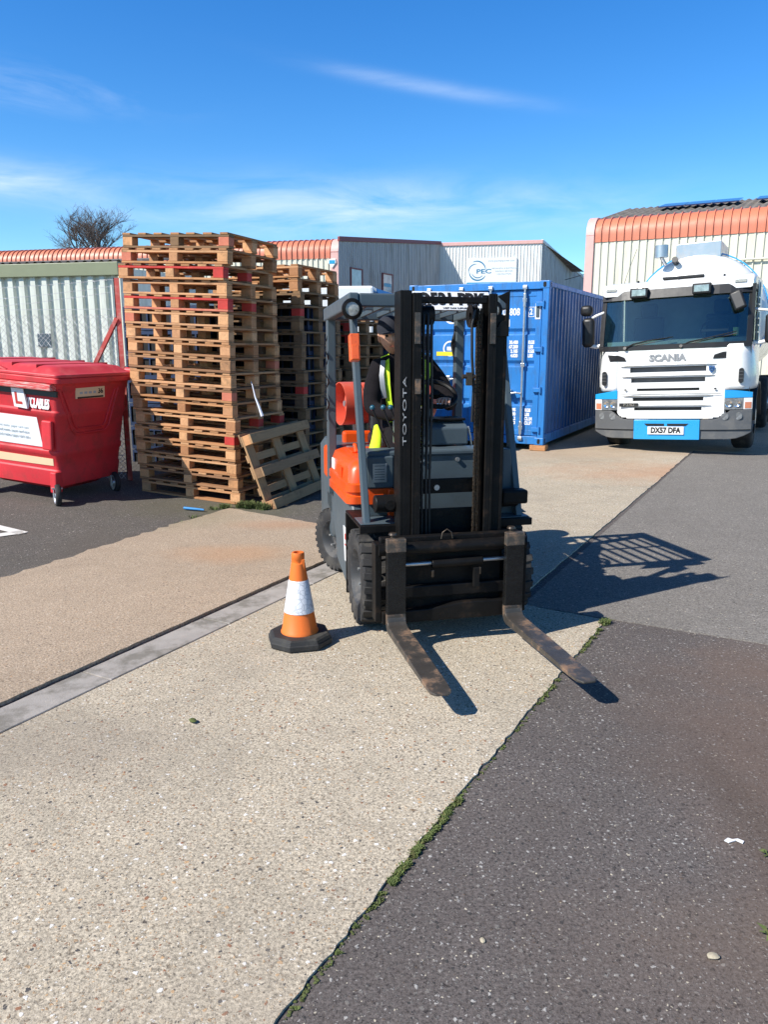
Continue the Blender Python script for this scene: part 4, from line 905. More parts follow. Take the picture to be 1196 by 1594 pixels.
# tank
TZ, TR_ = 2.06, 1.10
secs = [(1.98, .25), (2.0, .55), (2.05, .80), (2.14, 1.0), (2.26, 1.10), (2.4, 1.125), (7.2, 1.125), (7.35, 1.0), (7.5, .6), (7.55, .2)]
mb = MB(); vs = []; fs = []; n_ = 48
for y, r_ in secs:
    for k in range(n_):
        a = 2*math.pi*k/n_; vs.append((.0 + r_*math.cos(a), y, TZ + r_*math.sin(a)*.98))
for i in range(len(secs)-1):
    for k in range(n_): fs.append((i*n_+k, i*n_+(k+1) % n_, (i+1)*n_+(k+1) % n_, (i+1)*n_+k))
fs += [tuple(range(n_))[::-1], tuple(range((len(secs)-1)*n_, len(secs)*n_))]
tkb = mb.add(vs, fs).build('tank', M['truck_white'], tk, smooth=50)
mb = MB().box(-.36, .36, 2.25, 3.4, 3.05, 3.34); mb.build('walkway_box', M['stainless'], tkb, bevel=.008)
mb = MB(); mb.cyl((-.56, 2.0, 3.12), (-.56, 2.0, 3.32), .11, n=24); mb.cyl((-.50, 2.06, 3.0), (-.56, 2.0, 3.12), .03); mb.build('air_intake_stack', M['stainless'], tk, smooth=40)
MB().cyl((-.34, 2.15, 3.03), (-.34, 2.0, 3.07), .05, n=16).build('beacon', M['truck_black'], tk, smooth=40)
mb = MB(); mb.lathe([(1.13, 2.45), (1.15, 2.45), (1.15, 2.55), (1.13, 2.55)], 48, 'x', close=True); l_ = mb.build('tank_band', M['truck_blue'], tkb, smooth=40); l_.rotation_euler = (0, 0, R(90)); l_.location = (0, 0, TZ)
MB().box(-.07, .07, -.03, .03, 0, .02).build('debris', M['stone'], None).location = (0, 0, -5)
bpy.data.objects.remove(bpy.data.objects['debris'])

# ------------------------------------------------------------------ pallets
def block_mesh(sx, sy, z0, z1):
    return MB().box(-sx/2, sx/2, -sy/2, sy/2, z0, z1)
def make_pallet(label, group, L_=1.2, Wd=1.0, nb=7, old=False, lead=None):
    """origin at the near right bottom corner: body runs to -x (L_) and +y (Wd)"""
    t = thing('pallet', label, 'pallet', group=group); wx, wy, wb = ('woodg_x', 'woodg_y', 'woodg_b') if old else ('wood_x', 'wood_y', 'wood_b')
    rr = random.Random(len(label)); bw = .1; gap = (L_ - nb*bw)/(nb-1)
    mb = MB()
    for k in range(nb):
        x = -L_ + k*(bw+gap) + rr.uniform(-.006, .006)*(0 < k < nb-1); d = rr.uniform(-.006, .004); mb.box(x, x+bw+rr.uniform(-.012, .004), d, Wd+d, .127, .147+rr.uniform(-.002, .001))
    mb.build('deck_boards', M[wy], t, bevel=.002, seg=1)
    for y in (.0, Wd/2-.05, Wd-.1): MB().box(-L_, 0, y+.001, y+.099, .105, .1262).build('stringer', M[wx], t, bevel=.002, seg=1)
    for y in (.0, Wd/2-.05, Wd-.1): MB().box(-L_, 0, y, y+.1, .001, .0215).build('bottom_board', M[wx], t, bevel=.002, seg=1)
    for x in (-.06, -L_/2, -L_+.06):
        for y in (.05, Wd/2, Wd-.05):
            b_ = block_mesh(.118 if x != -L_/2 else .10, .098, .0223, .1042).build('block', M[wb], t, bevel=.003, seg=1); b_.location = (x, y, 0)
    return t
def paint(t, idx, m):
    """repaint parts of one pallet: blocks by number, 's' near stringer, 'b' near bottom board"""
    bl = [c for c in t.children if c.name.split('.')[0] == 'block']; st = [c for c in t.children if c.name.startswith('stringer')]; bb = [c for c in t.children if c.name.startswith('bottom')]
    for i in idx:
        o = st[0] if i == 's' else (bb[0] if i == 'b' else bl[i])
        if not o.data.users == 1: o.data = o.data.copy()
        o.data.materials[0] = m
def put(t, p, yaw, roll=0.0, pitch=0.0): t.location = p; t.rotation_euler = Euler((pitch, roll, yaw), 'XYZ')
ST = 'wooden pallets piled in the tall near stack'
proto = make_pallet('pale wooden pallet', ST, L_=1.255)
# near stack, bottom first: (dx, dy, yaw, paint)
RD, RF = 'red_paint', 'red_faded'
near = [(.0, .0, -22, ()), (-.015, .0, -22.5, ()), (-.03, .01, -22, ()), (-.03, -.005, -22.5, ()), (-.035, .0, -22, ((RD, (0,)),)), (-.02, .005, -22, ((RD, (2, 1)),)),
        (-.04, .0, -22.5, ()), (-.04, -.01, -22, ((RF, (0,)),)), (-.045, .01, -21.5, ()), (-.045, .0, -22, ((RF, (2,)),)), (-.04, .0, -22, ()), (-.05, .015, -21, ()),
        (-.05, .02, -21, ((RF, (6,)),)), (-.045, .01, -21.5, ((RD, (0, 1, 's')), (RF, ('b',)))), (-.05, .015, -21, ()), (-.075, .0, -20.5, ((RD, (0, 's', 1)),)), (-.025, -.01, -20.5, ((RF, (6,)),)), (-.01, .01, -20.5, ((RF, (0,)),))]
ords = ['bottom', 'second', 'third', 'fourth', 'fifth', 'sixth', 'seventh', 'eighth', 'ninth', 'tenth', 'eleventh', 'twelfth', 'thirteenth', 'fourteenth', 'fifteenth', 'sixteenth', 'seventeenth', 'topmost']
desc = {4: 'with a red side block', 5: 'with bright red corner blocks', 7: 'with a faded red corner', 9: 'with a red far side block', 12: 'with a faded red left block', 13: 'with a bright red corner block and board', 15: 'with a red right end', 16: 'with a faded red left corner', 17: 'with dark weathered corner blocks'}
PH = .1495; pit = random.Random(21)
for i, (dx, dy, yw, pa) in enumerate(near):
    t = proto if i == 0 else copy_tree(proto)
    put(t, (-1.495 + dx, 7.83 + dy, .012 + PH*i), R(yw + pit.uniform(-.4, .4)), R(2.6), R(pit.uniform(-.2, .2)))
    t['label'] = '%s wooden pallet of the tall near stack%s' % (ords[i], (', ' + desc[i]) if i in desc else ', plain pale wood')
    for m_, idx in pa: paint(t, idx, M[m_])
    if i == 17: paint(t, (3, 's', 'b'), M['woodg_x'])
# second stack, behind and to the right (its long side runs away)
G2 = 'wooden pallets piled in the darker second stack'
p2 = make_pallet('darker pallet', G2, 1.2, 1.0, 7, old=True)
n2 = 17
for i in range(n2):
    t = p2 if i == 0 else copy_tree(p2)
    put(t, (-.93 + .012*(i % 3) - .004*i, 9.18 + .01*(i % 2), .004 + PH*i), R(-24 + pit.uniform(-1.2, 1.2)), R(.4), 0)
    t['label'] = '%s weathered pallet of the second stack, right behind the tall near stack' % (ords[i] if i < n2-1 else 'topmost')
    if i in (7, 13): paint(t, (0,), M['red_paint'])
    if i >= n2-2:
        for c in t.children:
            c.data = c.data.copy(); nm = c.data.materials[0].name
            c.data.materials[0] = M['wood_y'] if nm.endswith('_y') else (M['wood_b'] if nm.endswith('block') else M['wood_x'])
G3 = 'wooden pallets piled in the lower third stack'
n3 = 14
for i in range(n3):
    t = copy_tree(p2); put(t, (-.43 + .01*(i % 3), 10.35, .004 + PH*i), R(-25 + pit.uniform(-1, 1)), 0, 0); t['group'] = G3
    t['label'] = '%s weathered pallet of the low third stack, seen through the forklift guard' % (ords[i] if i < n3-1 else 'topmost')
    if i in (11, 12): paint(t, (0, 's'), M['red_paint'])
# old pallet leaning against the near stack
lp = thing('pallet', 'old weathered pallet standing on edge, leaning against the foot of the pallet stack', 'pallet')
def part(nm, a, m, bv=.002): return MB().box(*a).build(nm, M[m], lp, bevel=bv, seg=1)
for y in (0, .35, .7): part('bottom_board', (0, 1.2, y, y+.1, 0, .022), 'woodl_x')
for x in (0, .53, 1.06): part('stringer', (x, x+.14, 0, .8, .1, .122), 'woodl_y')
for y in (0, .172, .35, .527, .7): part('deck_boards', (0, 1.2, y, y+.1 + (.03 if y in (0, .35, .7) else -.02), .1225, .1445), 'woodl_x')
for x in (0, .53, 1.06):
    for y in (0, .35, .7):
        b_ = part('block', (x, x+.14, y, y+.1, .0225, .0998), 'wood_b' if x == 0 and y != .35 else 'woodg_b')
e = Vector((math.sin(R(24)), math.cos(R(24)), .0)).normalized(); w_ = Vector((-.27*.92, .27*.39, .74)).normalized()
roll_ = R(-4); e = (e + w_*.04).normalized()
w_ = (w_ - e*w_.dot(e)).normalized(); zax = e.cross(w_)
# outward (towards the camera's right) must be -z
if zax.x > 0: zax = -zax; 
mat3 = Matrix((e, w_, zax)).transposed()
lp.matrix_world = Matrix.Translation((-1.09, 7.66, .012)) @ mat3.to_4x4()
# loose strap hanging from the stack
o = MB().tube([(-1.36, 7.98, 1.27), (-1.34, 7.93, 1.24), (-1.31, 7.90, 1.12), (-1.27, 7.88, 1.02), (-1.24, 7.87, .93)], [.004, .005, .008, .013, .018], 6).build('strap', M['strap']); tag(o, 'white plastic strap hanging loose from the near pallet stack', 'strap')
o = MB().tube([on_left(-2.0, 7.53, .02), on_left(-1.9, 7.51, .02), on_left(-1.79, 7.49, .02)], [.014, .014, .010], 8).build('plastic_tube', M['blue_hose'], smooth=50); tag(o, 'blue plastic tube lying on the tarmac at the foot of the pallets', 'tube')

# ------------------------------------------------------------------ red wheelie bin (origin at the near right bottom corner of its shell)
bn = thing('wheelie_bin', 'large red four-wheeled recycling bin with white lettering and stickers, cut by the left edge', 'bin', (-3.17, 7.45, .07), (0, R(4), R(-20)))
def ring(z, x0, x1, y0, y1, r=.05, n=5):
    out = []
    for cx, cy, a0 in ((x1-r, y0+r, 270), (x1-r, y1-r, 0), (x0+r, y1-r, 90), (x0+r, y0+r, 180)):
        for k in range(n): a = R(a0 + 90*k/(n-1)); out.append((cx + r*math.cos(a), cy + r*math.sin(a), z))
    return out
def rloft(mb, rings, caps=True):
    n = len(rings[0]); vs = [p for r_ in rings for p in r_]; fs = []
    for i in range(len(rings)-1):
        for k in range(n): fs.append((i*n+k, i*n+(k+1) % n, (i+1)*n+(k+1) % n, (i+1)*n+k))
    if caps: fs += [tuple(range(n))[::-1], tuple(range((len(rings)-1)*n, len(rings)*n))]
    return mb.add(vs, fs)
BX, BY = 1.36, 1.06
def bw_(z): t = (z-.17)/1.1; return (-BX + .10 - .10*t, -.11 + .09*t, -.0 + .10 - .10*t - .02, BY - .07 + .09*t)
zs = [(.17, .02), (.175, 0), (.33, 0), (.345, .012), (.47, .012), (.485, 0), (.53, 0), (.545, .012), (.86, .012), (.875, 0), (.92, 0), (.935, .014), (1.12, .014), (1.135, 0), (1.20, 0)]
rings = []
for z, ins in zs:
    a, b_, c_, d_ = bw_(z); rings.append(ring(z, a+ins, b_-ins*.5, c_+ins, d_-ins))
rloft(MB(), rings).build('body', M['bin_red'], bn, smooth=45, bevel=.003)
a, b_, c_, d_ = bw_(.17)
rloft(MB(), [ring(.10, a+.18, b_-.16, c_+.2, d_-.16), ring(.18, a+.12, b_-.06, c_+.08, d_-.08)]).build('base', M['bin_red'], bn, smooth=45)
rloft(MB(), [ring(1.20, -BX-.02, .0, -.04, BY+.03), ring(1.205, -BX-.05, .035, -.06, BY+.06), ring(1.255, -BX-.05, .035, -.06, BY+.06), ring(1.262, -BX-.03, .02, -.045, BY+.04)]).build('rim', M['bin_red'], bn, smooth=45, bevel=.006)
lid = rloft(MB(), [ring(1.262, -BX-.045, .03, -.055, BY+.05), ring(1.29, -BX-.045, .03, -.055, BY+.05), ring(1.30, -BX-.0, -.02, -.015, BY+.0, .07), ring(1.35, -BX+.06, -.08, .04, BY-.06, .09), ring(1.362, -BX+.14, -.16, .12, BY-.15, .1)]).build('lid', M['bin_lid'], bn, smooth=60, bevel=.006)
for x in (-.60, -.30, -1.0): MB().box(x, x+.012, .02, BY-.02, 1.30, 1.369).build('lid_rib', M['bin_lid'], lid, bevel=.004)
MB().tube([(-.62, -.02, 1.285), (-.72, -.045, 1.33), (-.95, -.045, 1.33), (-1.05, -.02, 1.285)], .022, 8).build('lid_handle', M['bin_lid'], lid, smooth=60)
mb = MB(); mb.cyl((-.10, BY+.05, 1.295), (.04, BY+.05, 1.295), .035, n=16); mb.build('hinge', M['bin_lid'], lid, smooth=40)
MB().box(-.35, -.18, BY-.0, BY+.06, 1.27, 1.33).build('hinge', M['bin_lid'], lid, bevel=.012)
MB().box(-BX+.05, -.045, -.075, .01, 1.135, 1.20).build('lifting_lip', M['scuffed'], bn, bevel=.012)
MB().box(-BX+.06, -.03, -.012, .01, 1.075, 1.13).build('lip_recess', M['truck_black'], bn)
MB().box(-.23, -.11, -.012, .03, .55, .84).build('corner_pocket', M['bin_red'], bn, bevel=.015)
MB().box(-.17, -.095, .015, .11, .12, .33).build('corner_foot', M['bin_red'], bn, bevel=.012)
def fr_y(z): return bw_(z)[2] + .012 - .004
sticks = [('white_sticker', M['white_paint'], [(-1.25, .565), (-.275, .565), (-.315, .855), (-1.25, .855)]), ('cream_strip', M['cream_sticker'], [(-1.2, .37), (-.165, .385), (-.165, .455), (-1.2, .455)])]
for nm, m_, pts in sticks:
    mb = MB(); n_ = len(pts); vs = [(x, fr_y(z)-.0, z) for x, z in pts] + [(x, fr_y(z)+.012, z) for x, z in pts]
    mb.add(vs, [tuple(range(n_)), tuple(range(n_, 2*n_))[::-1]] + [(i, (i+1) % n_, n_+(i+1) % n_, n_+i) for i in range(n_)]); s_ = mb.build(nm, m_, bn)
    if nm == 'white_sticker':
        for j in range(4): text('faint_print', 'www.recycling  mixed waste  paper card cans', .035, M['grey_txt'], s_, (-.75, fr_y(.7)-.004, .65 + .045*j), fat=0)
text('lettering', 'YCLABLES', .150, M['white_paint'], bn, (-.275, fr_y(1.0)-.001, 1.0), rot=(R(85), 0, 0), xs=.40, fat=.008)
ls = MB().hexa([(-.55, -.012, .945), (-.39, -.012, .935), (-.39, .01, .935), (-.55, .01, .945), (-.575, -.022, 1.125), (-.425, -.022, 1.125), (-.425, 0, 1.125), (-.575, 0, 1.125)]).build('learner_plate', M['white_paint'], bn)
mb = MB(); yb = -.0225
mb.add([(-.535, -.0215, 1.09), (-.505, -.0215, 1.09), (-.500, -.017, 1.0), (-.445, -.017, 1.0), (-.440, -.0145, .972), (-.527, -.0145, .972)], [(0, 1, 2, 5), (2, 3, 4, 5)]); mb.build('red_letter', M['red_paint'], ls)
# end face: yellow label and the pressed handle outline
def ex(z): return bw_(z)[1] + .001
mb = MB(); mb.hexa([(ex(1.04)-.01, .26, 1.045), (ex(1.04)+.001, .26, 1.045), (ex(1.04)+.001, .68, 1.04), (ex(1.04)-.01, .68, 1.04), (ex(1.15)-.01, .25, 1.15), (ex(1.15)+.001, .25, 1.15), (ex(1.15)+.001, .67, 1.155), (ex(1.15)-.01, .67, 1.155)])
lb = mb.build('end_label', M['cream_sticker'], bn)
MB().box(ex(1.05)+.001, ex(1.05)+.003, .28, .655, 1.045, 1.062).build('label_rule', M['black_txt'], lb)
t_ = text('label_lettering', '36', .075, M['black_txt'], lb, (ex(1.1)+.0025, .61, 1.11), rot=(R(90), 0, R(90)), fat=.002)
for k in range(4): MB().box(ex(1.09)+.001, ex(1.09)+.0025, .31+.065*k, .35+.065*k, 1.09, 1.12).build('label_mark', M['grey_txt'], lb)
mb = MB(); mb.tube([(ex(1.13)-.004, .08, 1.13), (ex(.78), .26, .78), (ex(.745), .30, .745), (ex(.74), .66, .74), (ex(.77), .70, .77), (ex(1.1)-.004, .84, 1.12)], .011, 8); mb.build('handle_bar', M['bin_red'], bn, smooth=60)
mb = MB(); mb.tube([(ex(1.15)-.01, .03, 1.15), (ex(.78)-.004, .22, .74), (ex(.70)-.004, .28, .69), (ex(.70)-.004, .70, .69), (ex(.77)-.004, .76, .74), (ex(1.1)-.01, .90, 1.14)], .014, 8); mb.build('end_rib', M['bin_red'], bn, smooth=60)
def caster(x, y, ang):
    c_ = bpy.data.objects.new('castor', None)
    mb = MB(); mb.box(-.05, .05, -.05, .05, .165, .178)
    for s_ in (-1, 1): mb.prism([(-.045, .168), (.045, .168), (.02-.045, .055), (-.02-.045, .055)], 'x', s_*.034-.003, s_*.034+.003)
    mb.v = [(q[0], q[1], q[2]) for q in mb.v]
    fk = mb.build('castor', M['galv'], bn, bevel=.002); fk.location = (x, y, .0); fk.rotation_euler = (0, 0, R(ang))
    w = MB().lathe([(.078, -.024), (.104, -.026), (.114, -.016), (.114, .016), (.104, .026), (.078, .024)], 28, 'x', close=True).build('tyre', M['tyre'], fk, smooth=50); w.location = (0, -.055, .10)
    h = MB().lathe([(0, -.028), (.024, -.028), (.028, -.014), (.068, -.016), (.079, -.027), (.079, .027), (.068, .016), (.028, .014), (.024, .028), (0, .028)], 24, 'x').build('hub', M['galv'], fk, smooth=40); h.location = (0, -.055, .10)
    return fk
caster(-.13, .06, 50); caster(-.13, .90, 60); caster(-1.15, .14, 40); caster(-1.15, .80, 50)

# ------------------------------------------------------------------ traffic cone
cn = thing('traffic_cone', 'orange traffic cone with a white reflective sleeve and a heavy black octagonal base', 'cone', (-.47, 4.06, .014), (0, 0, R(14))); cn.scale = (.88, .88, 1)
def octa(z, r_, c_): return [(c_, -r_, z), (r_, -c_, z), (r_, c_, z), (c_, r_, z), (-c_, r_, z), (-r_, c_, z), (-r_, -c_, z), (-c_, -r_, z)]
rloft(MB(), [octa(0, .185, .085), octa(.004, .19, .088), octa(.03, .19, .088), octa(.034, .184, .085), octa(.052, .178, .082), octa(.06, .165, .075)]).build('base', M['cone_black'], cn, bevel=.003)
body = MB().lathe([(.118, .058), (.118, .066), (.112, .072), (.078, .25), (.045, .44), (.043, .452), (.036, .456), (.036, .472), (.040, .476), (.040, .505), (.037, .512), (.027, .512), (.025, .46)], 40).build('body', M['cone_orange'], cn, smooth=50)
m, t, b = base_nt('reflective_sleeve'); tc = N(t, 'ShaderNodeTexCoord')
vo = N(t, 'ShaderNodeTexVoronoi', feature='DISTANCE_TO_EDGE'); vo.inputs['Scale'].default_value = 34; t.links.new(tc.outputs['Object'], vo.inputs['Vector'])
t.links.new(mixc(t, mstep(t, vo.outputs[0], .0, .09), (.42, .44, .48), (.72, .73, .76)), b.inputs['Base Color']); b.inputs['Roughness'].default_value = .35; M['sleeve'] = m
MB().lathe([(.0935, .178), (.0955, .180), (.0615, .358), (.0595, .36)], 40).build('reflective_sleeve', M['sleeve'], body, smooth=50)
for a in (-50, 130):
    x, y = .037*math.cos(R(a)), .037*math.sin(R(a)); MB().box(-.012, .012, -.008, .008, .415, .478).build('grip_lug', M['cone_orange'], body, bevel=.004).location = (x*1.05, y*1.05, 0)

# blue lattice crates added behind the pallets, filled dark to blacken the gaps
def crate(label):
    t = thing('plastic_crate', label, 'crate', group='blue plastic crates stacked behind the pallets'); mb = MB(); a, b_, h = .6, .4, .29
    for x0, x1, y0, y1 in ((-a, a, -b_, -b_+.015), (-a, a, b_-.015, b_), (-a, -a+.015, -b_+.015, b_-.015), (a-.015, a, -b_+.015, b_-.015)):
        mb.box(x0, x1, y0, y1, .0, .05); mb.box(x0, x1, y0, y1, .25, h); n_ = 10 if x1-x0 > .1 else 7
        for k in range(n_+1):
            if x1-x0 > .1: x = x0 + (x1-x0-.02)*k/n_; mb.box(x, x+.02, y0, y1, .05, .25)
            else: y = y0 + (y1-y0-.02)*k/n_; mb.box(x0, x1, y, y+.02, .05, .25)
    mb.build('lattice_wall', M['crate'], t, fix=False); MB().box(-a+.02, a-.02, -b_+.02, b_-.02, .0, .26).build('dark_fill', M['dark'], t); return t  # solid dark block inside, added so gaps between the pallets look black
cp = None
piles = [(-2.58, 10.15, 7, 'behind the tall near stack, left half'), (-1.32, 10.1, 7, 'behind the tall near stack, right half'), (-1.25, 11.4, 7, 'behind the second pallet stack'), (.02, 11.75, 6, 'between the low third stack and the driver')]
for x, y, n_, wh in piles:
    for k in range(n_):
        t = crate('x') if cp is None else copy_tree(cp); cp = cp or t
        t.location = (x, y, .02 + .3*k); t.rotation_euler = (0, 0, R(-22)); t['label'] = '%s blue lattice crate of the pile %s' % (ords[k] if k < n_-1 else 'topmost', wh)

# ------------------------------------------------------------------ forklift (x to the right, y to the back, origin under the front axle)
fk = thing('forklift', 'orange and grey forklift with a tall black mast, forks lowered, facing the viewer', 'forklift', (.342, 4.402, .014), (0, 0, R(13)))
Z0 = -.014
def P_(mb, nm, m, par=None, **k): return mb.build(nm, M[m], par or fk, **k)
def drive_wheel(x, y, Rr, Wd, rot=0, lugs=22, side=-1, name='wheel'):
    w = Wd/2; prof = [(Rr*.58, -w*.92), (Rr*.66, -w), (Rr*.88, -w*.99), (Rr*.95, -w*.90), (Rr*.955, w*.90), (Rr*.88, w*.99), (Rr*.66, w), (Rr*.58, w*.92)]
    mb = MB().lathe(prof, 44, 'x', close=True)
    for k in range(lugs):
        for s_ in (-1, 1):
            a = 2*math.pi*(k + (.5 if s_ > 0 else 0))/lugs; da = .62*math.pi/lugs
            def q(xx, rr, aa): return (xx, rr*math.cos(aa), rr*math.sin(aa))
            x0, x1 = s_*w*1.0, s_*w*.02; sh_ = .35*math.pi/lugs
            r0, r1 = Rr*.90, Rr
            mb.hexa([q(x0, r0*.95, a-da), q(x0, r0*.95, a+da), q(x1, r0, a+da+sh_), q(x1, r0, a-da+sh_), q(x0, r1*.985, a-da*.8), q(x0, r1*.985, a+da*.8), q(x1, r1, a+da*.8+sh_), q(x1, r1, a-da*.8+sh_)])
    t_ = P_(mb, name, 'tyre', bevel=.003, seg=1, smooth=35); t_.location = (x, y, Rr + Z0 + .012); t_.rotation_euler = (0, 0, R(rot))
    s_ = side
    h = MB().lathe([(0, s_*w*.55), (Rr*.17, s_*w*.55), (Rr*.2, s_*w*.30), (Rr*.42, s_*w*.22), (Rr*.50, s_*w*.70), (Rr*.58, s_*w*.93), (Rr*.61, s_*w*.93), (Rr*.60, -s_*w*.9), (0, -s_*w*.9)], 36, 'x').build('rim', M['rim_dark'], t_, smooth=40)
    mb = MB()
    for k in range(6):
        a = k*math.pi/3 + .2; c_ = (Rr*.31*math.cos(a), Rr*.31*math.sin(a)); mb.cyl((s_*w*.2, c_[0], c_[1]), (s_*w*.62, c_[0], c_[1]), Rr*.035, n=6)
    mb.build('wheel_nuts', M['plate_metal'], h); return t_
drive_wheel(-.415, .08, .285, .19); drive_wheel(.415, .10, .285, .19, side=1)
drive_wheel(-.40, 1.22, .235, .15, rot=24, lugs=30, name='rear_wheel'); drive_wheel(.40, 1.22, .235, .15, rot=24, lugs=30, side=1, name='rear_wheel')
# chassis: side plates, counterweight, hood
for s_ in (-1, 1):
    mb = MB(); xa, xb = sorted((s_*.47, s_*.40)); mb.prism([(.36, .08), (.62, .08), (.96, .16), (1.00, .30), (1.10, .42), (1.36, .46), (1.37, .60), (.98, .625), (.40, .655), (.36, .60)], 'x', xa, xb)
    sp2 = P_(mb, 'side_frame', 'fl_grey', bevel=.015)
    if s_ < 0:
        dcl = MB().hexa([(-.4745, .42, .235), (-.4745, .62, .235), (-.4715, .62, .235), (-.4715, .42, .235), (-.4745, .42, .46), (-.4745, .66, .46), (-.4715, .66, .46), (-.4715, .42, .46)]).build('white_decal', M['white_paint'], sp2)
        MB().box(-.4765, -.475, .46, .60, .38, .42).build('red_print', M['red_paint'], dcl); MB().box(-.4765, -.475, .46, .60, .34, .352).build('red_print', M['red_paint'], dcl)
        P_(MB().box(-.46, -.40, .44, .60, .50, .62), 'step', 'fl_black', bevel=.01)
P_(MB().box(-.38, .38, .2, 1.0, .16, .62), 'chassis', 'fl_black', bevel=.02)
P_(rloft(MB(), [ring(.16, -.44, .44, 1.36, 1.72, .12), ring(.30, -.47, .47, 1.0, 1.80, .14), ring(.88, -.47, .47, 1.02, 1.80, .14), ring(.93, -.44, .44, 1.05, 1.76, .13)]), 'counterweight', 'fl_grey', smooth=50)
P_(MB().box(-.48, -.40, 1.18, 1.46, .66, .90), 'orange_panel', 'fl_orange', bevel=.03, seg=3)
hood = P_(rloft(MB(), [ring(.640, -.475, .455, .40, 1.18, .05), ring(.655, -.50, .475, .37, 1.19, .06), ring(.700, -.50, .475, .37, 1.19, .06), ring(.707, -.490, .468, .382, 1.185, .06), ring(.722, -.490, .468, .382, 1.185, .06), ring(.729, -.50, .475, .37, 1.19, .06), ring(.775, -.50, .475, .37, 1.19, .06), ring(.782, -.484, .462, .388, 1.18, .06), ring(.86, -.476, .455, .40, 1.17, .07), ring(.905, -.458, .44, .425, 1.15, .08), ring(.925, -.40, .40, .48, 1.11, .09)]), 'engine_hood', 'fl_orange', smooth=50)
MB().box(-.492, -.482, .62, .76, .785, .85).build('hood_panel', M['fl_orange'], hood, bevel=.002)
MB().box(-.4865, -.478, .92, 1.02, .79, .86).build('hood_decal', M['white_paint'], hood)
mb = MB(); mb.box(-.40, -.33, .72, .90, .925, .935); mb.tube([(-.37, .72, .93), (-.37, .76, .97), (-.36, .84, .965), (-.33, .90, .93)], .014, 6); mb.box(-.36, -.30, .66, .75, .93, .95); mb.build('hood_catch', M['fl_orange'], hood, bevel=.003)
P_(MB().box(-.36, .38, 1.26, 1.34, .88, 1.01), 'rear_bracket', 'fl_orange', bevel=.02)
# gas cylinder lying across the back
gc = P_(MB().lathe([(0, -.20), (.08, -.205), (.13, -.18), (.15, -.12), (.15, .40), (.13, .46), (.06, .49), (0, .49)], 32, 'x'), 'gas_cylinder', 'lpg', smooth=50); gc.location = (-.10, 1.42, 1.20); gc.rotation_euler = (0, 0, R(9))
MB().lathe([(.15, -.27), (.156, -.27), (.156, -.13), (.15, -.13)], 32, 'x', close=True).build('collar', M['lpg'], gc, smooth=50)
MB().cyl((-.235, 0, 0), (-.19, 0, 0), .022, n=12).build('valve', M['galv'], gc, smooth=40)
mb = MB(); [mb.box(x, x+.03, 1.36, 1.48, .93, 1.06) for x in (-.25, -.12, .15)]; P_(mb, 'cylinder_cradle', 'galv')
# overhead guard
gd_ = MB(); GT = 1.855
def beam(a, b_, w, h, nm='guard_beam', m='fl_grey', par=None, up=(0, 0, 1)):
    a, b_ = Vector(a), Vector(b_); d = (b_-a).normalized(); u = Vector(up); sx = d.cross(u).normalized(); u = sx.cross(d).normalized()
    p = [a + sx*i*w/2 + u*j*h/2 for i, j in ((-1, -1), (1, -1), (1, 1), (-1, 1))] + [b_ + sx*i*w/2 + u*j*h/2 for i, j in ((-1, -1), (1, -1), (1, 1), (-1, 1))]
    return MB().hexa(p)
for s_ in (-1, 1):
    P_(beam((s_*.46, -.03, .62), ((-.475 if s_ < 0 else .415), .26, 1.79), .038, .055, up=(0, 1, 0)), 'front_pillar', 'fl_grey', bevel=.006)
    P_(beam(((-.475 if s_ < 0 else .44), 1.10, .60), ((-.478 if s_ < 0 else .425), 1.04, 1.79), .055, .075, up=(0, 1, 0)), 'rear_pillar', 'fl_grey', bevel=.006)
    P_(beam(((-.478 if s_ < 0 else .415), .20, GT+.008), ((-.482 if s_ < 0 else .425), 1.14, GT-.04), .06, .085), 'roof_rail', 'fl_grey', bevel=.01)
P_(beam((-.448, .235, GT+.01), (.385, .235, GT+.01), .06, .075), 'front_beam', 'fl_grey', bevel=.01)
P_(beam((-.448, 1.10, GT-.035), (.394, 1.10, GT-.035), .06, .08), 'rear_beam', 'fl_grey', bevel=.01)
P_(beam((-.448, .68, GT-.01), (.388, .68, GT-.01), .03, .03), 'middle_beam', 'fl_grey', bevel=.004)
for k in range(7):
    x = -.37 + .112*k; P_(beam((x, .265, GT+.0), (x, 1.07, GT-.04), .016, .03), 'roof_bar', 'fl_grey', bevel=.003)
P_(MB().tube([(.44, 1.06, 1.80), (.41, 1.04, 1.74), (.38, 1.05, 1.62), (.42, 1.08, 1.50), (.44, 1.09, 1.2)], .012, 6), 'cable', 'hose', smooth=60)
mb = MB()
for k in range(26): mb.tube([(-.515 + .014*math.cos(k*.9), 1.02 + .014*math.sin(k*.9), 1.68 - k*.022), (-.515 + .014*math.cos((k+1)*.9), 1.02 + .014*math.sin((k+1)*.9), 1.68 - (k+1)*.022)], .006, 4)
P_(mb, 'coiled_cable', 'hose')
# number plate fixed tilted on the front of the roof
npl = P_(MB().box(-.235, .235, -.003, .003, -.062, .062), 'number_plate', 'white_paint', bevel=.001); npl.location = (.082, .155, 1.862); npl.rotation_euler = (R(-32), 0, 0)
text('plate_lettering', 'Q531 PBK', .105, M['black_txt'], npl, (.0, -.0045, .007), xs=.88, fat=.006)
text('plate_print', 'WEST PARK SUPPLIES LTD', .014, M['black_txt'], npl, (.03, -.0045, -.051), xs=1.1, fat=0)
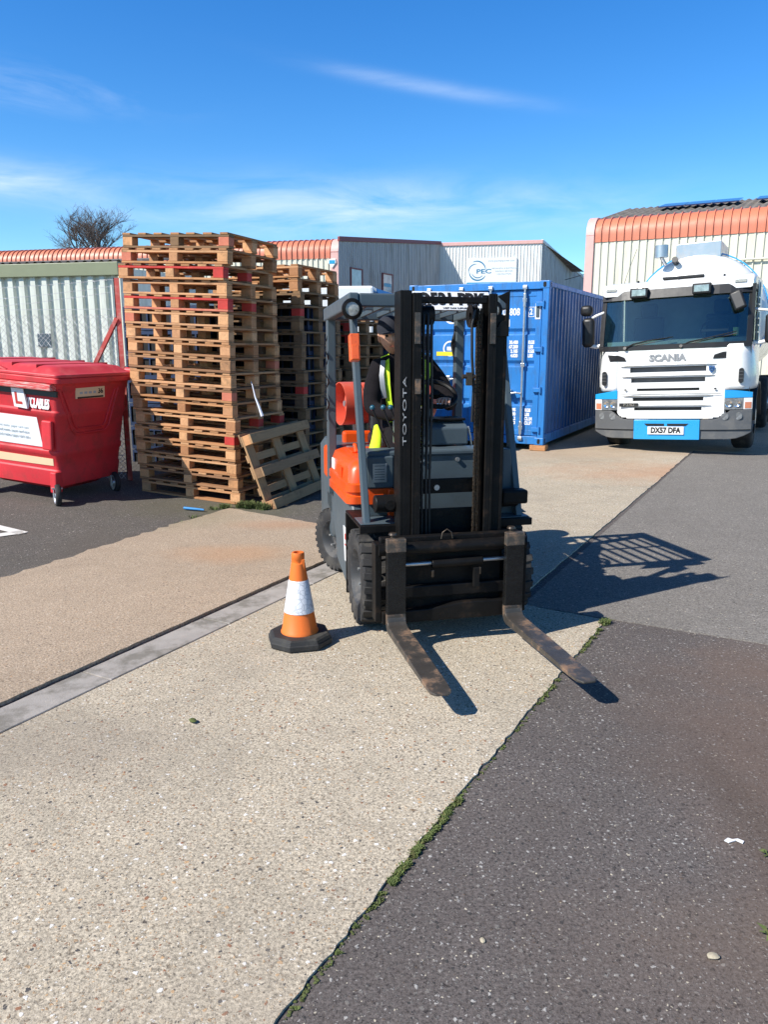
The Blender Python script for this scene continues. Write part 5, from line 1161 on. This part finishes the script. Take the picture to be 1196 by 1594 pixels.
# work lamp and indicator on the left pillar, and their mates on the right
for s_ in (-1, 1):
    wl = P_(MB().lathe([(0, .05), (.03, .05), (.052, .02), (.058, -.01), (.058, -.028), (.040, -.034), (.037, -.024)], 28, 'x'), 'work_lamp', 'fl_black', smooth=45); wl.rotation_euler = (0, 0, R(90)); wl.location = ((-.50 if s_ < 0 else .33), .165, 1.812)
    MB().lathe([(0, -.030), (.02, -.0295), (.038, -.027), (.038, -.02), (0, -.02)], 24, 'x').build('lens', M['lens'], wl, smooth=60)
    P_(MB().box((-.5 if s_ < 0 else .33)-.012, (-.5 if s_ < 0 else .33)+.012, .16, .24, 1.80, 1.87), 'lamp_bracket', 'fl_black')
    il = P_(MB().box(-.028, .028, -.03, .03, -.075, .075), 'indicator', 'amber', bevel=.006, seg=2); il.location = ((-.495 if s_ < 0 else .33), .115, 1.60); il.rotation_euler = (R(-12), 0, 0)
    MB().box(-.02, .02, -.032, -.028, -.068, .01).build('indicator_lens', M['amber'], il, bevel=.002)
# mudguards
for s_ in (-1, 1):
    xa, xb = sorted((s_*.515, s_*.27))
    mb = MB(); mb.box(xa, xb, -.10, .345, .612, .628); mb.box(xa, xb, .33, .352, .10, .612); P_(mb, 'mudguard', 'fl_black', bevel=.006)
    P_(MB().box(xa+.01, xb-.01, -.09, .1, .6285, .634), 'mudguard_plate', 'fl_grey', bevel=.002)
    P_(MB().box(xa, xb, -.115, -.1, .585, .628), 'mudguard_lip', 'fl_black', bevel=.004)
# front cowl, dash
P_(MB().box(-.43, .43, .14, .17, .565, 1.0), 'front_cowl', 'fl_grey', bevel=.008)
P_(MB().box(-.435, .435, .125, .30, .975, 1.012), 'cowl_top', 'fl_grey', bevel=.012)
P_(MB().box(-.43, -.27, .1, .14, .80, .985), 'side_cowl', 'fl_grey', bevel=.008)
dp = P_(MB().box(-.395, -.312, .094, .099, .835, .945), 'data_plate', 'plate_metal', bevel=.001)
mb = MB(); [mb.box(-.385, -.325, .0925, .0935, z, z+.004) for z in (.93, .91, .895, .88, .865, .85)]; mb.build('plate_print', M['fl_grey'], dp)
for x in (-.09, .13): P_(MB().cyl((x, .14, .95), (x, .125, .95), .013, n=10), 'bolt', 'galv', smooth=40)
P_(MB().prism([(.26, 1.02), (.26, 1.125), (.36, 1.165), (.42, 1.165), (.42, 1.02)], 'x', -.20, .24), 'dash', 'fl_grey', bevel=.01)
P_(MB().box(-.195, .235, .30, .46, 1.162, 1.178), 'dash_top', 'fl_black', bevel=.006)
P_(MB().cyl((.0, .40, 1.17), (.02, .44, 1.22), .045, n=16), 'gauge', 'truck_grey', smooth=40)
P_(MB().tube([(.045, .44, 1.15), (.06, .50, 1.28)], .022, 10), 'steering_column', 'fl_black', smooth=50)
sw_ = MB().lathe([(.135, -.016), (.146, -.011), (.152, 0), (.146, .011), (.135, .016), (.124, .011), (.118, 0), (.124, -.011)], 36, 'z', close=True); [sw_.box(-.008, .008, 0, .125, -.006, .006, rot=(0, 0, R(a)), piv=(0, 0, 0)) for a in (0, 120, 240)]; sw_.cyl((0, 0, -.02), (0, 0, .014), .03)
st_ = P_(sw_, 'steering_wheel', 'fl_black', smooth=50); st_.location = (.095, .50, 1.315); st_.rotation_euler = (R(32), 0, 0)
MB().cyl((-.09, -.09, .01), (-.09, -.09, .05), .018, n=12).build('spinner_knob', M['fl_black'], st_, smooth=40)
for x in (-.335, -.268, -.222):
    lv = P_(MB().tube([(x+.08, .26, 1.0), (x+.04, .34, 1.12), (x, .38, 1.235)], .006, 6), 'lever', 'fl_black', smooth=60); MB().sphere((x, .38, 1.245), .017, 12, 8).build('lever_knob', M['knob'], lv, smooth=60)
for x, y in ((.26, .30), (.34, .22)): P_(MB().tube([(x+.02, y, .95), (x, y-.02, 1.06), (x-.02, y-.03, 1.13)], .006, 6), 'side_lever', 'galv', smooth=60)
P_(MB().box(-.44, .44, .30, .48, .56, .59), 'floor_plate', 'fl_black')
P_(MB().box(-.30, -.24, .10, .16, .63, .79), 'orange_bracket', 'fl_orange', bevel=.006)
P_(MB().box(-.42, -.27, .115, .139, .70, .795), 'orange_flash', 'fl_orange', bevel=.004)
st2 = P_(MB().box(-.22, .26, .70, 1.12, .93, 1.03), 'seat', 'truck_black', bevel=.04, seg=3); P_(MB().box(-.20, .24, 1.10, 1.19, 1.0, 1.42, rot=(R(-8), 0, 0)), 'backrest', 'truck_black', bevel=.04, seg=3)
# tilt cylinders and their pivots
for s_ in (-1, 1):
    c0 = s_*.345
    P_(MB().cyl((c0, -.06, .74), (c0, .26, .66), .045, n=20), 'tilt_cylinder', 'fl_black', smooth=40)
    P_(MB().cyl((c0-s_*.055, -.08, .745), (c0+s_*.08, -.08, .745), .05, n=20), 'tilt_pivot', 'fl_black', smooth=40, bevel=.006)
    P_(MB().cyl((c0+s_*.0, -.135, .745), (c0+s_*.0, -.128, .745), .028, n=16), 'pivot_cap', 'fl_black', smooth=40)
P_(MB().box(.315, .47, -.15, -.06, .72, .80), 'mast_bracket', 'fl_black', bevel=.012)
P_(MB().prism([(.30, .63), (.54, .63), (.50, .66), (.455, .78), (.42, 1.02), (.375, 1.02), (.375, .66)], 'y', .02, .05), 'pillar_gusset', 'fl_grey', bevel=.006)
# mast: outer and inner channels, cross members, chains, hoses, cylinders
MC = -.014; MT = 1.892
def chan(x0, x1, y0, y1, z0, z1, tw, open_to):      # C section, web on the outer side
    mb = MB()
    if open_to > 0: mb.box(x0, x0+tw, y0, y1, z0, z1); mb.box(x0+tw, x1, y0, y0+tw*.9, z0, z1); mb.box(x0+tw, x1, y1-tw*.9, y1, z0, z1)
    else: mb.box(x1-tw, x1, y0, y1, z0, z1); mb.box(x0, x1-tw, y0, y0+tw*.9, z0, z1); mb.box(x0, x1-tw, y1-tw*.9, y1, z0, z1)
    return mb
for s_ in (-1, 1):
    if s_ < 0: xo0, xo1, xi0, xi1 = MC-.298, MC-.235, MC-.232, MC-.185
    else: xo0, xo1, xi0, xi1 = MC+.235, MC+.298, MC+.185, MC+.232
    P_(chan(xo0, xo1, -.21, -.08, .13, MT if s_ < 0 else MT-.12, .018, -s_), 'outer_mast_channel', 'fl_black', bevel=.003)
    P_(chan(xi0, xi1, -.225, -.105, .16, MT-.012, .016, -s_), 'inner_mast_channel', 'fl_black', bevel=.003)
    xr = MC + s_*.205
    P_(MB().cyl((xr, -.05, .25), (xr, -.05, 1.78), .024, n=18), 'lift_cylinder', 'fl_black', smooth=40)
    P_(MB().box(xi0+.008, xi1-.008, -.232, -.2255, 1.62, 1.78), 'wear_patch', 'fork', bevel=.002)
    if s_ < 0: P_(MB().box(xi0+.012, xi1-.004, -.231, -.2255, 1.36, 1.44), 'wear_patch', 'fork', bevel=.002)
P_(MB().prism([(MC+.232, 1.70), (MC+.252, 1.735), (MC+.282, 1.745), (MC+.282, MT-.06), (MC+.235, MT-.025), (MC+.302, MT+.006), (MC+.302, 1.66), (MC+.232, 1.66)], 'y', -.222, -.2102), 'mast_head_plate', 'fl_black', bevel=.002)
P_(MB().box(MC-.184, MC+.184, -.2, -.15, 1.830, 1.864), 'top_tie_bar', 'fl_black', bevel=.005)
P_(MB().box(MC-.234, MC+.234, -.08, -.05, .790, .872), 'mast_tie_plate', 'fl_black', bevel=.004)
P_(MB().cyl((-.063, -.08, .825), (-.063, -.088, .825), .016, n=16), 'bolt', 'galv', smooth=40)
P_(MB().box(MC-.234, MC+.234, -.08, -.055, .22, .70), 'mast_lower_plate', 'fl_black', bevel=.004)
# roller chain (one object, its links are its pattern)
for xc in (MC+.160, MC-.165):
    mb = MB(); z = .56; k = 0
    while z < 1.80:
        for dx in (-.013, -.006, .006, .013): mb.box(xc+dx-.0016 + (.0018 if k % 2 else 0), xc+dx+.0016 + (.0018 if k % 2 else 0), -.155, -.137, z, z+.0235)
        mb.cyl((xc-.017, -.146, z+.004), (xc+.017, -.146, z+.004), .0042, n=6); z += .0215; k += 1
    P_(mb, 'lift_chain', 'chain')
    P_(MB().lathe([(.02, -.012), (.058, -.014), (.062, -.016), (.062, -.011), (.052, -.008), (.052, .008), (.062, .011), (.062, .016), (.02, .012)], 32, 'x', close=True), 'chain_sheave', 'fl_black', smooth=40).location = (xc-.025 if xc > 0 else xc, -.10, 1.77)
for j, (xh, dy) in enumerate(((-.170, -.16), (-.147, -.165), (-.124, -.155))):
    P_(MB().tube([(xh, dy, .50), (xh-.004, dy, .9), (xh+.004, dy-.004, 1.3), (xh-.002, dy, 1.68), (xh-.004, dy-.01, 1.77), (xh-.004, dy+.03, 1.815), (xh-.004, dy+.07, 1.78), (xh-.002, dy+.08, 1.6), (xh, dy+.085, 1.0)], .0075, 8), 'hydraulic_hose', 'hose', smooth=60)
P_(MB().lathe([(.01, -.035), (.05, -.035), (.05, .035), (.01, .035)], 28, 'x', close=True), 'hose_pulley', 'fl_black', smooth=40).location = (-.147, -.125, 1.77)
P_(MB().tube([(.118, -.16, 1.80), (.095, -.17, 1.72), (.10, -.17, 1.55), (.115, -.165, 1.40), (.112, -.16, 1.2)], .008, 8), 'hydraulic_hose', 'hose', smooth=60)
mb = MB(); mb.box(.068, .098, -.19, -.165, 1.40, 1.47); mb.cyl((.045, -.178, 1.448), (.115, -.178, 1.448), .012, n=8); P_(mb, 'hose_clamp', 'chain')
text('lettering', 'TOYOTA', .028, M['worn_white'], fk, (MC-.272, -.2125, 1.268), rot=(R(90), R(-90), 0), xs=3.0, ext=.0008, fat=.0, tl=1.1)
# carriage and side shift
CX = -.04; FY = -.30
P_(MB().cyl((CX-.42, FY-.03, .545), (CX+.42, FY-.03, .545), .034, n=24), 'carriage_top_bar', 'fl_black', smooth=40)
P_(MB().box(CX-.40, CX+.40, FY-.0, FY+.05, .50, .60), 'carriage_plate', 'fl_black', bevel=.006)
P_(MB().box(CX-.40, CX+.40, FY-.015, FY+.03, .255, .325), 'carriage_bar', 'fl_black', bevel=.008)
P_(MB().prism([(CX-.40, .13), (CX+.40, .13), (CX+.40, .215), (CX+.22, .225), (CX+.06, .225), (CX-.15, .20), (CX-.40, .20)], 'y', FY-.05, FY-.005), 'carriage_lower_bar', 'fl_black', bevel=.006)
P_(MB().box(CX-.30, CX+.30, FY+.03, FY+.05, .17, .50), 'carriage_web', 'fl_black')
P_(MB().cyl((CX-.335, FY-.02, .452), (CX+.30, FY-.02, .455), .011, n=12), 'side_shift_rod', 'galv', smooth=40)
P_(MB().cyl((CX-.12, FY-.03, .450), (CX+.17, FY-.03, .456), .026, n=18), 'side_shift_cylinder', 'fl_black', smooth=40, bevel=.003)
for x in (CX-.12, CX+.15): P_(MB().box(x-.008, x+.008, FY-.055, FY-.03, .38, .42), 'hose_fitting', 'chain', bevel=.004)
P_(MB().box(CX+.115, CX+.15, FY-.055, FY-.03, .31, .42), 'latch_plate', 'fl_black', bevel=.004)
P_(MB().tube([(-.105, FY-.02, .585), (-.098, FY-.02, .62), (-.073, FY-.02, .638), (-.048, FY-.02, .62), (-.041, FY-.02, .585)], .0035, 8), 'lifting_eye', 'chain', smooth=60)
for s_ in (-1, 1):
    x0 = CX + s_*.40; xa, xb = sorted((x0, x0+s_*.035)); P_(MB().box(xa, xb, FY-.03, FY+.06, .14, .575), 'carriage_side_plate', 'fl_black', bevel=.004)
xa = CX-.40; P_(MB().box(xa+.03, xa+.062, FY-.034, FY-.025, .28, .50), 'side_slot_plate', 'fl_grey', bevel=.002)
mb = MB(); xa = CX-.375; [mb.box(*q) for q in ((xa, xa+.008, FY-.045, FY-.03, .20, .275), (xa+.04, xa+.048, FY-.045, FY-.03, .20, .275), (xa+.008, xa+.04, FY-.045, FY-.03, .267, .275), (xa+.008, xa+.04, FY-.045, FY-.03, .20, .208))]; P_(mb, 'guide_bracket', 'fl_grey')
# forks: an upright shank and a tapered blade bent out of one bar
def fork(xc, yaw, tip):
    w = .052; y0 = FY-.085
    sh_ = P_(MB().box(-w, w, -.038, 0, .20, .615), 'fork_shank', 'fork_shank', bevel=.004); sh_.location = (xc, y0+.02, 0)
    MB().box(-w-.001, w+.001, -.0395, .001, .545, .617).build('shank_top', M['fork'], sh_, bevel=.004)
    mb = MB(); prof = [(-.018, .21, .115+.1), (-.018, .185, .0), ]
    path = [(-.0, .205, .038), (-.002, .165, .040), (-.018, .140, .043), (-.05, .128, .042), (-.12, .124, .040), (-.5, .121, .030), (-.84, .119, .016), (-.92, .119, .011)]
    # (y, top z, thickness) ; heel curve first, then the blade
    top = [(.0-.038, .205), (-.038, .185), (-.044, .163), (-.060, .150), (-.085, .145), (-.5, .140), (-tip+.03, .133), (-tip, .130)]
    bot = [(.0, .205), (.0, .165), (-.008, .135), (-.028, .113), (-.06, .104), (-.5, .110), (-tip+.03, .118), (-tip, .120)]
    ws = [w, w, w, w, w, w, w*.94, w*.55]; top.insert(6, (-tip+.10, .1345)); bot.insert(6, (-tip+.10, .1165)); ws.insert(6, w)
    vs = []; fs = []
    for (a, za), (b_, zb_), ww in zip(top, bot, ws): vs += [(-ww, a, za), (ww, a, za), (ww, b_, zb_), (-ww, b_, zb_)]
    for i in range(len(ws)-1):
        for k in range(4): fs.append((4*i+k, 4*i+(k+1) % 4, 4*i+4+(k+1) % 4, 4*i+4+k))
    n_ = len(ws)-1; fs += [(0, 3, 2, 1), (4*n_, 4*n_+1, 4*n_+2, 4*n_+3)]
    bl = P_(MB().add(vs, fs), 'fork_blade', 'fork', bevel=.003); bl.location = (xc, y0+.02, 0); bl.rotation_euler = (0, 0, R(yaw))
    P_(MB().cyl((xc-.01, y0+.03, .60), (xc-.01, y0+.03, .635), .012, n=10), 'fork_pin', 'chain', smooth=40); mb = MB().lathe([(0, .012), (.02, .01), (.024, .0), (0, -.002)], 16); q = P_(mb, 'pin_cap', 'chain', smooth=40); q.location = (xc-.01, y0+.03, .632)
fork(-.375, 0, .875); fork(.295, 1, .90)
# bonnet-side rear lamp
P_(MB().box(-.46, -.44, 1.5, 1.6, .75, .85), 'rear_lamp', 'amber', bevel=.006)

# ------------------------------------------------------------------ driver
dv = thing('person', 'seated forklift driver in a dark fleece and yellow high-visibility vest, partly hidden by the mast', 'person', fk.location, fk.rotation_euler)
def skin(nm, pts, edges, m, par, sub=2, root=0):
    me = bpy.data.meshes.new(nm); me.from_pydata([p[0] for p in pts], edges, []); o = bpy.data.objects.new(nm, me); COL.objects.link(o)
    sk = o.modifiers.new('skin', 'SKIN'); sk.use_smooth_shade = True
    for i, (p, r_) in enumerate(pts):
        v = me.skin_vertices[0].data[i]; v.radius = (r_, r_) if isinstance(r_, float) else r_; v.use_root = (i == root)
    o.modifiers.new('sub', 'SUBSURF').levels = sub; o.modifiers['sub'].render_levels = sub
    dg = bpy.context.evaluated_depsgraph_get(); nm_ = bpy.data.meshes.new_from_object(o.evaluated_get(dg)); bpy.data.objects.remove(o)
    nm_.materials.clear(); nm_.materials.append(M[m]); q = bpy.data.objects.new(nm, nm_); COL.objects.link(q); q.parent = par
    for p in nm_.polygons: p.use_smooth = True
    return q
J = [((.0, .92, 1.04), (.17, .12)), ((.0, .95, 1.20), (.16, .115)), ((.0, .96, 1.36), (.18, .12)), ((.0, .95, 1.47), (.15, .09)), ((-.05, .91, 1.555), (.055, .055)),   # 0-4 pelvis..neck
     ((-.17, .93, 1.47), .075), ((-.235, .84, 1.33), .066), ((-.265, .74, 1.21), .058), ((-.17, .58, 1.18), .047), ((-.10, .50, 1.185), .038),       # 5-9 left side of picture arm
     ((.17, .93, 1.47), .075), ((.245, .84, 1.35), .066), ((.27, .74, 1.235), .058), ((.22, .60, 1.25), .047), ((.175, .515, 1.275), .036),             # 10-14
     ((-.11, .80, 1.02), .095), ((-.14, .52, 1.05), .08), ((-.13, .40, .82), .06), ((-.13, .38, .66), .05), ((-.13, .30, .63), .045),
     ((.11, .80, 1.02), .095), ((.15, .52, 1.04), .08), ((.14, .40, .82), .06), ((.14, .38, .66), .05), ((.14, .30, .63), .045)]
skin('body', J, [(0, 1), (1, 2), (2, 3), (3, 4), (3, 5), (5, 6), (6, 7), (7, 8), (8, 9), (3, 10), (10, 11), (11, 12), (12, 13), (13, 14), (0, 15), (15, 16), (16, 17), (17, 18), (18, 19), (0, 20), (20, 21), (21, 22), (22, 23), (23, 24)], 'fabric', dv)
hd = MB(); vs = []; fs = []; nr, nc = 14, 20
for i in range(nr+1):
    a = math.pi*i/nr
    for k in range(nc):
        t = 2*math.pi*k/nc; x = .076*math.sin(a)*math.cos(t); y = .095*math.sin(a)*math.sin(t); z = .12*math.cos(a)
        if z < -.02: f = 1 - .30*(-z-.02)/.1; x *= f; y *= 1 - .15*(-z-.02)/.1
        if y < -.07 and -.035 < z < .01 and abs(x) < .016: y -= .02        # nose
        if y < -.05 and .0 < z < .03 and .018 < abs(x) < .045: y += .008   # eye sockets
        vs.append((x, y, z))
for i in range(nr):
    for k in range(nc): fs.append((i*nc+k, i*nc+(k+1) % nc, (i+1)*nc+(k+1) % nc, (i+1)*nc+k))
head = hd.add(vs, fs).build('head', M['skin'], dv, smooth=70); head.location = (-.105, .87, 1.675); head.rotation_euler = (R(8), R(-10), R(-10))
for s_ in (-1, 1):
    MB().sphere((s_*.030, -.082, .016), (.012, .008, .008), 10, 7).build('eye', M['truck_black'], head, smooth=60)
    MB().sphere((s_*.077, .005, .0), (.010, .020, .032), 10, 8).build('ear', M['skin'], head, smooth=60)
MB().box(-.022, .022, -.092, -.082, -.058, -.052).build('mouth', M['red_faded'], head, bevel=.002)
mb = MB(); cap_ = [(.0, .132), (.04, .128), (.07, .108), (.086, .07), (.088, .035)]
mb.lathe([(r_, z) for r_, z in cap_], 28); mb.v = [(x*.95, y*1.15 + .004, z) for x, y, z in mb.v]; mb.prism([(-.07, -.08), (-.05, -.14), (0, -.16), (.05, -.14), (.07, -.08)], 'z', .036, .044)
mb.build('cap', M['cap'], head, smooth=50)
def hand(wr, dirn, up, mirror):
    wr, d, u = Vector(wr), Vector(dirn).normalized(), Vector(up).normalized(); sd_ = d.cross(u).normalized()*mirror; u = sd_.cross(d).normalized()*mirror
    palm = [(wr, (.024, .017)), (wr + d*.045, (.036, .015)), (wr + d*.085, (.038, .014))]; pts = palm; ed = [(0, 1), (1, 2)]
    for j, (o_, l_) in enumerate(((-.030, .066), (-.010, .076), (.011, .071), (.030, .056))):
        b0 = wr + d*.088 + sd_*o_; k0 = b0 + d*l_*.45 - u*.006; k1 = k0 + d*l_*.22 - u*l_*.38; k2 = k1 - d*l_*.12 - u*l_*.30; i = len(pts)
        pts = pts + [(b0, .0095), (k0, .009), (k1, .0085), (k2, .0075)]; ed += [(2, i), (i, i+1), (i+1, i+2), (i+2, i+3)]
    b0 = wr + d*.03 - sd_*.034; i = len(pts); pts = pts + [(b0, .012), (b0 + d*.035 - sd_*.016 - u*.008, .0105), (b0 + d*.062 - sd_*.010 - u*.026, .0085)]; ed += [(1, i), (i, i+1), (i+1, i+2)]
    return skin('hand', pts, ed, 'skin', dv, sub=2)
hand((-.10, .50, 1.185), (.7, -.6, -.15), (0, .2, 1), 1); hand((.175, .515, 1.275), (-.35, -.85, .1), (.1, 0, 1), -1)
# high-visibility vest following the torso, open at the front
def strap(nm, m, pts, w, th=.006, par=dv):
    mb = MB(); n_ = len(pts); vs = []
    for i, p in enumerate(pts):
        p = Vector(p); d = (Vector(pts[min(i+1, n_-1)]) - Vector(pts[max(i-1, 0)])).normalized(); nn = Vector((p.x*.6, p.y - .96, .15)).normalized(); sd_ = d.cross(nn).normalized()
        ww = w[i] if isinstance(w, (list, tuple)) else w; vs += [p - sd_*ww/2, p + sd_*ww/2, p + sd_*ww/2 + nn*th, p - sd_*ww/2 + nn*th]
    fs = [(3, 2, 1, 0), tuple(range(4*n_-4, 4*n_))]
    for i in range(n_-1):
        for k in range(4): fs.append((4*i+k, 4*i+(k+1) % 4, 4*i+4+(k+1) % 4, 4*i+4+k))
    return mb.add(vs, fs).build(nm, M[m], par, smooth=60, bevel=.002)
vst = strap('vest', 'hivis', [(-.12, .99, 1.53), (-.135, .90, 1.545), (-.150, .825, 1.47), (-.145, .80, 1.36), (-.135, .79, 1.26), (-.12, .78, 1.16), (-.11, .77, 1.08)], [.05, .06, .055, .045, .04, .04, .05])
strap('silver_tape', 'reflect', [(-.160, .845, 1.515), (-.18, .805, 1.42), (-.175, .79, 1.34), (-.165, .785, 1.27)], .035, par=vst)
v2_ = strap('vest', 'hivis', [(.12, .99, 1.53), (.135, .90, 1.545), (.14, .825, 1.47), (.115, .80, 1.36), (.105, .79, 1.24), (.10, .78, 1.10)], [.06, .07, .06, .05, .045, .05])
strap('silver_tape', 'reflect', [(.085, .80, 1.42), (.08, .79, 1.34), (.078, .785, 1.26)], .03, par=v2_)
skin('vest_flap', [((-.235, .70, 1.11), (.022, .014)), ((-.255, .62, 1.03), (.036, .018)), ((-.285, .56, .945), (.044, .020)), ((-.30, .53, .90), (.036, .016))], [(0, 1), (1, 2), (2, 3)], 'hivis', dv)
